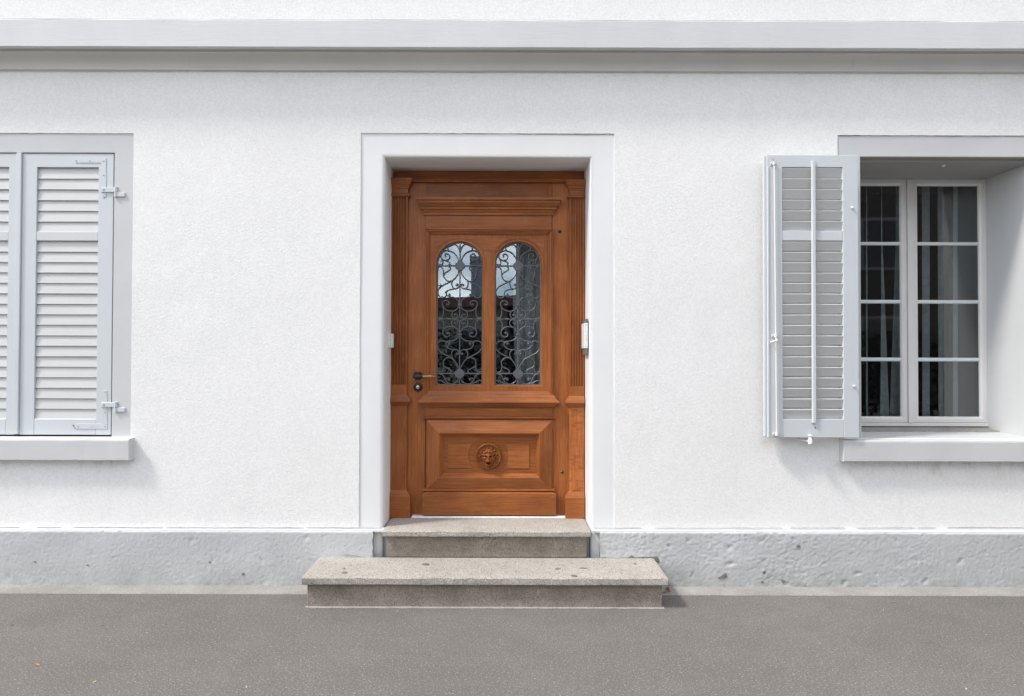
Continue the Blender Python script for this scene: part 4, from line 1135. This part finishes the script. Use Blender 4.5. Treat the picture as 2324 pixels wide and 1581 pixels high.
for (a, b) in ((2*rcx-Xw(2233.5), Xw(2055.5)), (Xw(2069), Xw(2233.5))):
    sash = frame_side("sash", sprof, a, b, zs0, zs1, YW-0.006, 'left', M['winpaint'], wn)
    for s in ('right', 'top', 'bottom'): frame_side("sash_rail", sprof, a, b, zs0, zs1, YW-0.006, s, M['winpaint'], sash)
    box("pane", a+0.036, b-0.036, YW+0.004, YW+0.008, zs0+0.036, zs1-0.036, M['glass_win'], wn, bev=0)
    for y0, y1 in ((550, 558), (681.5, 690), (812.5, 821)):
        frame_y = YW-0.004
        vs = []
        z0_, z1_ = Zw(y1), Zw(y0); zm = (z0_+z1_)/2
        prism = [(frame_y+0.006, z0_), (frame_y-0.002, z0_+0.004), (frame_y-0.004, zm), (frame_y-0.002, z1_-0.004), (frame_y+0.006, z1_)]
        np_ = len(prism)
        vs = [(a+0.039, y, z_) for y, z_ in prism]+[(b-0.039, y, z_) for y, z_ in prism]
        obj("glazing_bar", vs, [(i, (i+1) % np_, np_+(i+1) % np_, np_+i) for i in range(np_)], M['bar'], wn)
box("meeting_post", Xw(2055.8), Xw(2069.0), YW-0.028, YW+0.002, zs0-0.004, zs1+0.002, M['winpaint'], wn, bev=0.004, seg=2)
# worn drip board between frame and stone sill
yb0, yb1 = YW-0.13, YW+0.0
obj("drip_board", [(rF0, yb1, Zw(969)), (rF1, yb1, Zw(969)), (rF1+0.017, yb0, P(2120, 979.5, yb0)[1]), (rF0-0.017, yb0, P(2120, 979.5, yb0)[1]), (rF0, yb1, Zw(969)-0.03), (rF1, yb1, Zw(969)-0.03), (rF1+0.017, yb0, P(2120, 979.5, yb0)[1]-0.012), (rF0-0.017, yb0, P(2120, 979.5, yb0)[1]-0.012)], BF, M['concrete'], wn, bev=0.001)
# vertical blinds in the room
bl = thing("vertical_blind", "pale upright blind strips hanging inside the casement window", "blind", (rcx, YW+0.1, rSill))
YBl = YW+0.10
def strip_b(pts, y=YBl, mat=None):
    q = [P(x, yy, y) for x, yy in pts]
    prism_xz("strip", q, y-0.0008, y+0.0008, mat or M['blind'], bl)
ZQ1 = lambda x, y: (1702.1+x*0.26758, 283.7+y*0.26758); ZQ2 = lambda x, y: (1702.1+x*0.26758, 680.9+y*0.26758)
strip_b([ZQ1(1458, 440), ZQ1(1524, 440), ZQ2(1524, 1030), ZQ2(1462, 1030)])
strip_b([ZQ1(1590, 440), ZQ1(1638, 440), ZQ2(1640, 1030), ZQ2(1600, 1030)], YBl+0.03)
strip_b([ZQ1(1722, 440), ZQ1(1760, 440), ZQ2(1763, 1030), ZQ2(1722, 1030)], YBl-0.01)
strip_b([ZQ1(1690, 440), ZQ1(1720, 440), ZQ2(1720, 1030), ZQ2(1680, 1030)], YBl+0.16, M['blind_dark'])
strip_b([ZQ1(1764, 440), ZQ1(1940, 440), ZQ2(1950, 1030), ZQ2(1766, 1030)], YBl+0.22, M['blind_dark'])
strip_b([ZQ1(984, 440), ZQ1(993, 440), ZQ2(999, 1030), ZQ2(985, 1030)])
strip_b([ZQ1(1113, 440), ZQ1(1119, 440), ZQ1(1122, 960), ZQ2(1184, 1030), ZQ2(1103, 1030), ZQ1(1113, 1484)], YBl-0.01)
strip_b([ZQ1(1238, 440), ZQ1(1280, 440), ZQ2(1280, 1030), ZQ2(1189, 1030), ZQ2(1186, 990), ZQ1(1236, 1000)], YBl+0.01)

# ------------------------------------------------------------------ shutters
def shutter(label, X0, X1, Yf, rails, lf, tilt, loc, extra=None, stile_l=None, stile_r=None):
    """rails = [top z, top rail foot, mid top, mid foot, bottom rail top, bottom z]; lf = louvre field x0 x1"""
    sh = thing("window_shutter", label, "shutter", loc, "louvred window shutters")
    zt, zt2, zm1, zm2, zb1, zb = rails
    th = 0.036; f0, f1 = lf
    zj = zt2+0.004                                  # the top rail rides over the stiles
    box("stile", X0, f0, Yf, Yf+th, zb, zj-0.0008, M['shutter'], sh, bev=0.0018)
    box("stile", f1, X1, Yf, Yf+th, zb, zj-0.0008, M['shutter'], sh, bev=0.0018)
    box("rail", X0, X1, Yf+0.0004, Yf+th-0.001, zt2, zt, M['shutter'], sh, bev=0.0018)
    box("rail", f0+0.0006, f1-0.0006, Yf+0.0012, Yf+th-0.001, zm2, zm1, M['shutter'], sh, bev=0.0018)
    box("rail", f0+0.0006, f1-0.0006, Yf+0.0008, Yf+th-0.001, zb+0.0006, zb1, M['shutter'], sh, bev=0.0018)
    def field(za, zb_, n):
        p = (za-zb_)/n; hh = p*(0.565 if tilt > 0 else 0.425); d = 0.0062 if tilt > 0 else 0.0105; t = 0.0042 if tilt > 0 else 0.0048
        # slat as a leaning board: front edge low (tilt 1) or high (tilt -1)
        L = Vector((0, -d, -hh*tilt)) if tilt > 0 else Vector((0, -d, hh))
        nrm = Vector((0, L.z, -L.y)).normalized()*t
        if nrm.y > 0: nrm = -nrm
        xw = (f1-f0)/2
        sec = [(-L-nrm), (L-nrm), (L+nrm), (-L+nrm)]
        vs = [(-xw, s.y, s.z) for s in sec]+[(xw, s.y, s.z) for s in sec]
        me, c = mesh_of("slat", vs, [(0, 1, 2, 3), (7, 6, 5, 4), (0, 4, 5, 1), (1, 5, 6, 2), (2, 6, 7, 3), (3, 7, 4, 0)], M['slat'], bev=0.0012)
        for i in range(n):
            o = place("slat", me, Vector(((f0+f1)/2, Yf+0.018+random.uniform(-.0008, .0008), za-p*(i+0.5)+random.uniform(-.0008, .0008))), sh)
            o.rotation_euler = (random.uniform(-.012, .012), random.uniform(-.0025, .0025), 0)
    field(zt2, zm1, 6); field(zm2, zb1, 17)
    return sh
YLf = 0.006
Xl = lambda x, y=667: P(x, y, YLf)[0]
Zl = lambda y, x=150: P(x, y, YLf)[1]
rl = [Zl(349.5), Zl(380), Zl(526.5), Zl(546.7), Zl(951.7), Zl(987.5)]
xA, xB = Xl(47.5), Xl(254.5)
shR = shutter("closed pale blue grey louvred shutter with metal corner straps and hinges, left of the door", xA, xB, YLf, rl, (Xl(80.5), Xl(220.8)), 1, ((xA+xB)/2, YLf, rl[5]))
cxl = Xl(44.5)
shL = shutter("closed pale blue grey louvred shutter cut off by the left edge of the photo", 2*cxl-xB, Xl(36), YLf, rl, (2*cxl-Xl(220.8), Xl(16.8)), 1, (2*cxl-(xA+xB)/2, YLf, rl[5]))
box("meeting_strip", Xl(36.4), Xl(47.2), YLf-0.012, YLf+0.03, rl[5]+0.004, rl[0]+0.003, M['shutter'], shL, bev=0.003, seg=2)
# metal straps and hinges on the closed shutter
def rivet(x, y, Y, par, r=0.0042):
    X, Zz = P(x, y, Y); lathe_y("rivet", [(r*0.5, Y-0.0028), (r, Y-0.0012), (r, Y+0.001)], X, Zz, M['steelgrey'], par, n=10)
M['steelgrey'] = plain("grey_painted_rivet", (0.40, 0.41, 0.43), 0.4)
def strap(poly, holes, par, name="corner_strap"):
    Y = YLf-0.003
    o = prism_xz(name, [P(x, y, Y) for x, y in poly], Y, YLf+0.001, M['shutter'], par, bev=0.0006)
    for h in holes: rivet(*h, Y, o)
    return o
strap([(168, 366), (171, 361), (229.5, 361), (229.5, 360), (240.5, 360), (240.5, 446), (237, 449.5), (233, 449.5), (229.5, 446), (229.5, 370.2), (171, 370.2)], [(172.5, 365.2), (203.5, 365.6), (235, 366), (235, 398.5), (235, 445.5)], shR)
strap([(167.5, 967), (172, 962.5), (232, 962.5), (232, 887), (243, 887), (243, 974), (172, 974)], [(177, 968), (208, 968.5), (238, 968.5), (238, 890), (238, 936.5)], shR)
patchp = [P(x, y, YLf-0.001) for x, y in ((163.6, 965.4), (170.5, 965), (173, 973.5), (171, 974.5), (168, 970))]
prism_xz("paint_chip", patchp, YLf-0.0012, YLf+0.001, M['rust'], shR)
for y in (425.5, 913.5):
    Yh = YLf-0.010
    X0_, Zc = P(229, y+5, Yh); X1_ = P(259, y+5, Yh)[0]; zh = 0.0175
    hg = box("hinge", X0_, X1_, Yh, YLf-0.0025, Zc-zh, Zc+zh*0.75, M['shutter'], shR, bev=0.002)
    rivet(235, y+5.5, Yh-0.001, hg, 0.0062)
    xe = P(262, y, -0.01)[0]
    for za_, zb2 in ((Zc-zh, Zc+zh*0.9), (Zc-zh-0.031, Zc-zh-0.002)):
        vs, fs = [], []
        for zz in (za_, zb2):
            for k in range(14): vs.append((xe+0.010*math.cos(2*math.pi*k/14), -0.006+0.010*math.sin(2*math.pi*k/14), zz))
        fs = [(k, (k+1) % 14, 14+(k+1) % 14, 14+k) for k in range(14)]+[tuple(range(14)), tuple(range(14, 28))]
        obj("knuckle", vs, fs, M['shutter'], hg, smooth=True, angle=40)
    box("pintle", xe+0.004, P(285, y, 0)[0], -0.010, 0.006, Zc-zh-0.030, Zc-zh-0.003, M['shutter'], hg, bev=0.002)

YRf = -0.088
Xr = lambda x, y=670: P(x, y, YRf)[0]
Zr = lambda y, x=1845: P(x, y, YRf)[1]
rr = [Zr(352.5), Zr(380), Zr(524.5), Zr(546.7), Zr(951.9), Zr(994)]
xA, xB = Xr(1741.5), Xr(1948.6)
shO = shutter("open pale blue grey louvred shutter folded back on the wall right of the door", xA, xB, YRf, rr, (Xr(1776), Xr(1914)), -1, ((xA+xB)/2, YRf, rr[5]))
# rebated edge strip behind the outer stile, bar, rod, knobs
box("edge_strip", Xr(1736), xA-0.0008, YRf+0.012, YRf+0.036, rr[5]+0.004, rr[0]-0.004, M['shutter'], shO, bev=0.002)
box("edge_bead", xA+0.0, Xr(1745.5), YRf-0.006, YRf+0.002, rr[5]+0.002, rr[1], M['shutter'], shO, bev=0.002)
b_t, b_b = P(1847, 365, YRf-0.014), P(1848.8, 960.5, YRf-0.014)
vs = []
for (X, Zz) in (b_b, b_t):
    vs += [(X-0.0125, YRf-0.010, Zz), (X-0.008, YRf-0.016, Zz), (X+0.008, YRf-0.016, Zz), (X+0.0125, YRf-0.010, Zz), (X+0.0125, YRf-0.0005, Zz), (X-0.0125, YRf-0.0005, Zz)]
obj("slat_control_bar", vs, [tuple(range(6)), tuple(range(6, 12))]+[(i, (i+1) % 6, 6+(i+1) % 6, 6+i) for i in range(6)], M['shutter'], shO)
Yr = YRf-0.014
ra, rb = P(1757.2, 368, Yr), P(1763, 990, Yr)
rod = tube("locking_rod", [(ra[0], Yr, ra[1]), (rb[0], Yr, rb[1])], 0.0052, M['winpaint'], shO, n=8)
def on_rod(y): t = (y-368)/(990-368); return (ra[0]+(rb[0]-ra[0])*t, ra[1]+(rb[1]-ra[1])*t)
for y in (371, 763.5, 986):
    X, Zz = on_rod(y)
    tube("rod_guide", [(X, Yr, Zz-0.010), (X, Yr, Zz+0.012)], 0.0095, M['winpaint'], rod, n=10)
    box("guide_plate", X-0.022, X+0.018, YRf-0.004, YRf+0.0005, Zz-0.012, Zz+0.008, M['winpaint'], rod, bev=0.0015)
    lathe_y("screw", [(0.003, YRf-0.008), (0.0045, YRf-0.006), (0.0045, YRf-0.003)], X-0.016, Zz-0.002, M['steelgrey'], rod, n=8)
X, Zz = on_rod(368)
tube("rod_hook", [(X, Yr, Zz), (X-0.004, Yr-0.004, Zz+0.012), (X-0.016, Yr-0.008, Zz+0.020), (X-0.022, Yr-0.009, Zz+0.034)], 0.0062, M['winpaint'], rod, n=7, taper=lambda t: 1.2-0.4*t)
X, Zz = on_rod(772)
tube("rod_handle", [(X, Yr, Zz+0.006), (X+0.003, Yr-0.012, Zz-0.006), (X-0.010, Yr-0.020, Zz-0.012), (X-0.028, Yr-0.020, Zz-0.014), (X-0.040, Yr-0.016, Zz-0.020)], 0.0065, M['winpaint'], rod, n=8, taper=lambda t: 1.0+0.5*(t > 0.75))
for x, y in ((1933.8, 472.5), (1937.8, 877)):
    X, Zz = P(x, y, YRf); lathe_y("knob", [(0.004, YRf-0.012), (0.0075, YRf-0.009), (0.0085, YRf-0.004), (0.006, YRf+0.001)], X, Zz, M['plastic'], shO, n=14)
X, Zz = P(1850.5, 971.5, YRf); lathe_y("screw_hole", [(0.0045, YRf-0.0012), (0.0050, YRf+0.001)], X, Zz, M['dark'], shO, n=8)
# little lip hinges on the window side
for y in (475, 872):
    X, Zz = P(1949, y, YRf+0.02); box("hinge", xB+0.0005, xB+0.006, YRf+0.004, YRf+0.034, Zz-0.028, Zz+0.028, M['shutter'], shO, bev=0.001)
# shutter catch under the open shutter
X, Zz = P(1838.6, 998, YRf-0.012)
ct = thing("shutter_catch", "small white catch holding the bottom of the open shutter", "catch", (X, YRf, Zz-0.03))
tube("catch_arm", [(X-0.045, 0.0, Zz-0.012), (X-0.02, -0.05, Zz-0.014), (X, YRf-0.012, Zz-0.012)], 0.0052, M['plastic'], ct)
vs, fs = [], []
prof = [(0.004, 0.030), (0.012, 0.027), (0.013, 0.022), (0.007, 0.016), (0.009, 0.008), (0.013, 0.002), (0.0125, -0.008), (0.0135, -0.010), (0.013, -0.026), (0.006, -0.032)]
for r_, dz in prof:
    for k in range(12): vs.append((X+r_*math.cos(2*math.pi*k/12), YRf-0.012+r_*math.sin(2*math.pi*k/12), Zz+dz))
for i in range(len(prof)-1):
    for k in range(12): fs.append((i*12+k, i*12+(k+1) % 12, (i+1)*12+(k+1) % 12, (i+1)*12+k))
fs += [tuple(range(12)), tuple(range(len(vs)-12, len(vs)))]
obj("catch_head", vs, fs, M['plastic'], ct, smooth=True, angle=40)
# lintel hook of the right window
X, Zz = P(2142, 372, 0.10)
hk = lathe_y("lintel_hook", [(0.004, 0.09), (0.009, 0.094), (0.009, 0.108), (0.005, 0.112)], X, rOZ-0.026, M['plastic'], None, n=10)
tag(hk, "small white hook under the lintel of the casement window", "hook", kind='thing')

# ------------------------------------------------------------------ intercom and bell on the jambs
xj = dI1
ic = thing("intercom", "white intercom with speaker slots on the right jamb of the doorway", "intercom", (xj, 0.14, 1.5))
yA, yB = 0.085, 0.225
zi1, zi0 = P(1331, 734, yA)[1], P(1331, 791.5, yA)[1]
xf = P(1328.2, 762, yA)[0]; xb_ = P(1335.3, 762, yA)[0]
xk = xj-0.0015
box("back_plate", xk-0.016, xk, yA-0.012, yB+0.01, P(1331, 806, yA)[1], P(1331, 724, yA)[1], M['brownmetal'], ic, bev=0.002)
box("base", xk-0.022, xk+0.0, yA-0.016, yB+0.012, zi0, zi1, M['plastic'], ic, bev=0.002)
body = box("body", xf, xk-0.0235, yA-0.004, yB, zi0, zi1, M['plastic'], ic, bev=0.003)
H_ = zi1-zi0
box("screen", xf-0.0012, xf+0.002, yA+0.03, yB-0.02, zi1-H_*0.29, zi1-H_*0.06, M['dark'], body, bev=0)
for k in range(8): box("slot", xf-0.0010, xf+0.002, yA+0.03, yB-0.03, zi1-H_*(0.385+0.043*k), zi1-H_*(0.368+0.043*k), M['dark'], body, bev=0)
for k in range(2): box("call_button", xf-0.003, xf+0.002, yA+0.035, yB-0.035, zi1-H_*(0.86+0.10*k), zi1-H_*(0.80+0.10*k), M['greyplastic'], body, bev=0.001)
xj0 = dI0
zb1_, zb0_ = P(883, 757.5, 0.2)[1], P(883, 790.5, 0.2)[1]
bell = thing("bell_box", "small white bell box on the left jamb of the doorway", "bell", (xj0, 0.2, zb0_))
box("base", xj0+0.001, xj0+0.014, 0.165, 0.225, zb0_, zb1_, M['plastic'], bell, bev=0.002)
box("cover", xj0+0.0145, xj0+0.028, 0.168, 0.222, zb0_+0.001, zb1_-0.001, M['plastic'], bell, bev=0.005, seg=2)

# ------------------------------------------------------------------ litter
def leaf_at(name, label, cat, X, Y, Zb, s, mat, group=None):
    a = random.uniform(0, 6.28); vs = []
    for u, v_, h in ((-1, 0, .1), (-.4, .38, .28), (.35, .34, .2), (1, 0, .35), (.35, -.34, .05), (-.4, -.38, .12), (0, 0, 0.02)):
        x_, y_ = u*s, v_*s
        vs.append((X+x_*math.cos(a)-y_*math.sin(a), Y+x_*math.sin(a)+y_*math.cos(a), Zb+0.001+h*s*random.uniform(.5, 1.2)))
    o = obj(name, vs, [(i, (i+1) % 6, 6) for i in range(6)], mat, None, smooth=False)
    return tag(o, label, cat, group, 'thing')
for k in range(11):
    dx, dy = Z3(2122+random.random()*42, 556+random.random()*28)
    Yy = ZG(dy, 0.006, dx); leaf_at("dry_leaf", "curled dry brown leaf in the small heap beside the lower step", "leaf", P(dx, dy, Yy)[0], Yy, 0.006+0.004*(k % 3), random.uniform(.010, .018), M['leaf'], "dry leaves heaped at the right end of the lower step")
for (fx, fy, lab, mt, s) in ((ZL(272, 1095)+("orange red scrap lying on the asphalt at lower left", M['scrap'], .016)), (ZR(1113, 592)+("dark fallen leaf on the asphalt right of the steps", M['gum'], .014)), (ZR(1518, 560)+("dark leaf fragment on the asphalt below the casement window", M['gum'], .012)), (ZR(235, 495)+("grey pebble on the pale strip beside the step", M['gum'], .007)), (ZR(1965, 1100)+("cream coloured crumb on the asphalt at lower right", M['straw'], .010)), (ZL(1762, 1252)+("yellow leaf crumb on the asphalt below the steps", M['straw'], .009)), (ZL(675, 1215)+("yellow straw crumb on the asphalt below the closed shutter", M['straw'], .010))):
    Yy = ZG(fy, 0.001, fx); leaf_at("fallen_leaf" if mt is not M['scrap'] else "paper_scrap", lab, "litter", P(fx, fy, Yy)[0], Yy, 0.001, s, mt)

M['grit'] = plain("pale_grit", (0.42, 0.39, 0.33), 0.9)
vs, fs = [], []
for k in range(380):
    X = random.uniform(-3.2, 3.4); Y = -0.22-2.6*random.random()**1.6
    if -1.4 < X < 1.0 and Y > YR1-0.02: continue
    s = 0.0010+0.0028*random.random()**3; a = random.uniform(0, 6.28); i = len(vs)
    for q in range(4): vs.append((X+s*math.cos(a+q*1.57)*random.uniform(.6, 1.3), Y+s*math.sin(a+q*1.57)*random.uniform(.6, 1.3), 0.0006))
    vs.append((X, Y, 0.0006+s*0.8)); fs += [(i+q, i+(q+1) % 4, i+4) for q in range(4)]
gr_ = tag(obj("grit", vs, fs, M['grit'], None), "fine pale grit scattered over the asphalt before the house", "grit", kind='stuff')

# ------------------------------------------------------------------ across the street, seen only in the panes
def house_opp(name, label, pts, h, mat, roofmat, eave, wins, roofh):
    """wall along pts[0]-pts[1], pushed away from the street"""
    (xa, ya), (xb, yb) = pts
    o = thing(name, label, "house", ((xa+xb)/2, (ya+yb)/2, 0))
    d = Vector((xb-xa, yb-ya)); L = d.length; d /= L; nb = Vector((d.y, -d.x))
    if nb.y > 0: nb = -nb
    A = lambda s, t, z_: (xa+d.x*s+nb.x*t, ya+d.y*s+nb.y*t, z_)
    dep = 9
    obj("wall", [A(0, 0, 0), A(L, 0, 0), A(L, dep, 0), A(0, dep, 0), A(0, 0, h), A(L, 0, h), A(L, dep, h), A(0, dep, h)], [(0, 1, 5, 4), (1, 2, 6, 5), (2, 3, 7, 6), (3, 0, 4, 7)], mat, o)
    e = eave
    obj("roof", [A(-e, -e, h-0.05), A(L+e, -e, h-0.05), A(L+e, -e, h+0.3), A(-e, -e, h+0.3), A(-e, dep/2, h+roofh), A(L+e, dep/2, h+roofh), A(-e, dep+e, h-0.05), A(L+e, dep+e, h-0.05)], [(0, 1, 2, 3), (3, 2, 5, 4), (4, 5, 7, 6), (0, 3, 4, 6), (1, 7, 5, 2), (0, 6, 7, 1)], roofmat, o)
    for s0, s1_, z0_, z1_ in wins:
        w_ = obj("window", [A(s0, -0.03, z0_), A(s1_, -0.03, z0_), A(s1_, -0.03, z1_), A(s0, -0.03, z1_), A(s0, 0.1, z0_), A(s1_, 0.1, z0_), A(s1_, 0.1, z1_), A(s0, 0.1, z1_)], BF, M['opp_grey'], o)
        g_ = 0.1
        obj("pane", [A(s0+g_, -0.05, z0_+g_), A(s1_-g_, -0.05, z0_+g_), A(s1_-g_, -0.05, z1_-g_), A(s0+g_, -0.05, z1_-g_)], [(0, 1, 2, 3)], M['opp_glass'], w_)
    return o
house_opp("low_house", "low beige house with red brown roof mirrored in the door panes", ((-12, -23.0), (0.1, -18.0)), 3.1, M['opp_wall'], M['opp_roof'], 0.5, [(1.5+2.4*i, 2.6+2.4*i, 0.8, 2.3) for i in range(5)], 0.4)
house_opp("tall_dark_house", "tall dark house mirrored in the right door pane and casement window", ((0.35, -15.5), (24, -14.0)), 8.5, M['opp_dark'], M['opp_roof'], 0.4, [(1.5+3.0*i, 2.8+3.0*i, 1.0+3*j, 2.6+3*j) for i in range(7) for j in range(2)], 2.5)
house_opp("grey_tower_house", "narrow blue grey house mirrored behind the low red roof", ((-2.6, -46), (-1.3, -46)), 8.6, M['opp_grey'], M['opp_grey'], 0.1, [], 0.6)
tr = thing("street_tree", "leafy tree mirrored at the left edge of the door pane", "tree", (-4.3, -26.0, 0))
tube("trunk", [(-4.3, -26, 0), (-4.25, -26, 2.2), (-4.4, -26.1, 4.0)], 0.16, M['bark'], tr, taper=lambda t: 1-0.6*t)
vs, fs = [], []
for k in range(1500):
    p = Vector((random.gauss(0, .5), random.gauss(0, .5), random.gauss(0, .7)))+Vector((-4.4, -26, 4.3))
    a = Vector((random.uniform(-1, 1), random.uniform(-1, 1), random.uniform(-1, 1))).normalized()*0.09
    b = a.cross(Vector((random.uniform(-1, 1), random.uniform(-1, 1), random.uniform(-1, 1)))).normalized()*0.05
    i = len(vs); vs += [tuple(p-a), tuple(p+b), tuple(p+a), tuple(p-b)]; fs.append((i, i+1, i+2, i+3))
obj("crown", vs, fs, M['green'], tr, recalc=False)

hg = thing("pane_darkening_hedge", "dark hedge added across the street to darken the low pane reflections", "hedge", (3, -9.4, 0))  # added so the lower reflections in the panes turn dark
vs, fs = [], []
for k in range(20000):
    p = Vector((random.uniform(-8, 14), -9.4+random.uniform(-.45, .45), random.uniform(0.02, 1.95)))
    a = Vector((random.uniform(-1, 1), random.uniform(-1, 1), random.uniform(-1, 1))).normalized()*0.06
    b = a.cross(Vector((random.uniform(-1, 1), random.uniform(-1, 1), random.uniform(-1, 1)))).normalized()*0.042
    i = len(vs); vs += [tuple(p-a), tuple(p+b), tuple(p+a), tuple(p-b)]; fs.append((i, i+1, i+2, i+3))
M['hedge'] = plain("darkening_hedge_leaf", (0.012, 0.018, 0.010), 0.8)
tag(obj("foliage", vs, fs, M['hedge'], hg, recalc=False), kind='stuff')
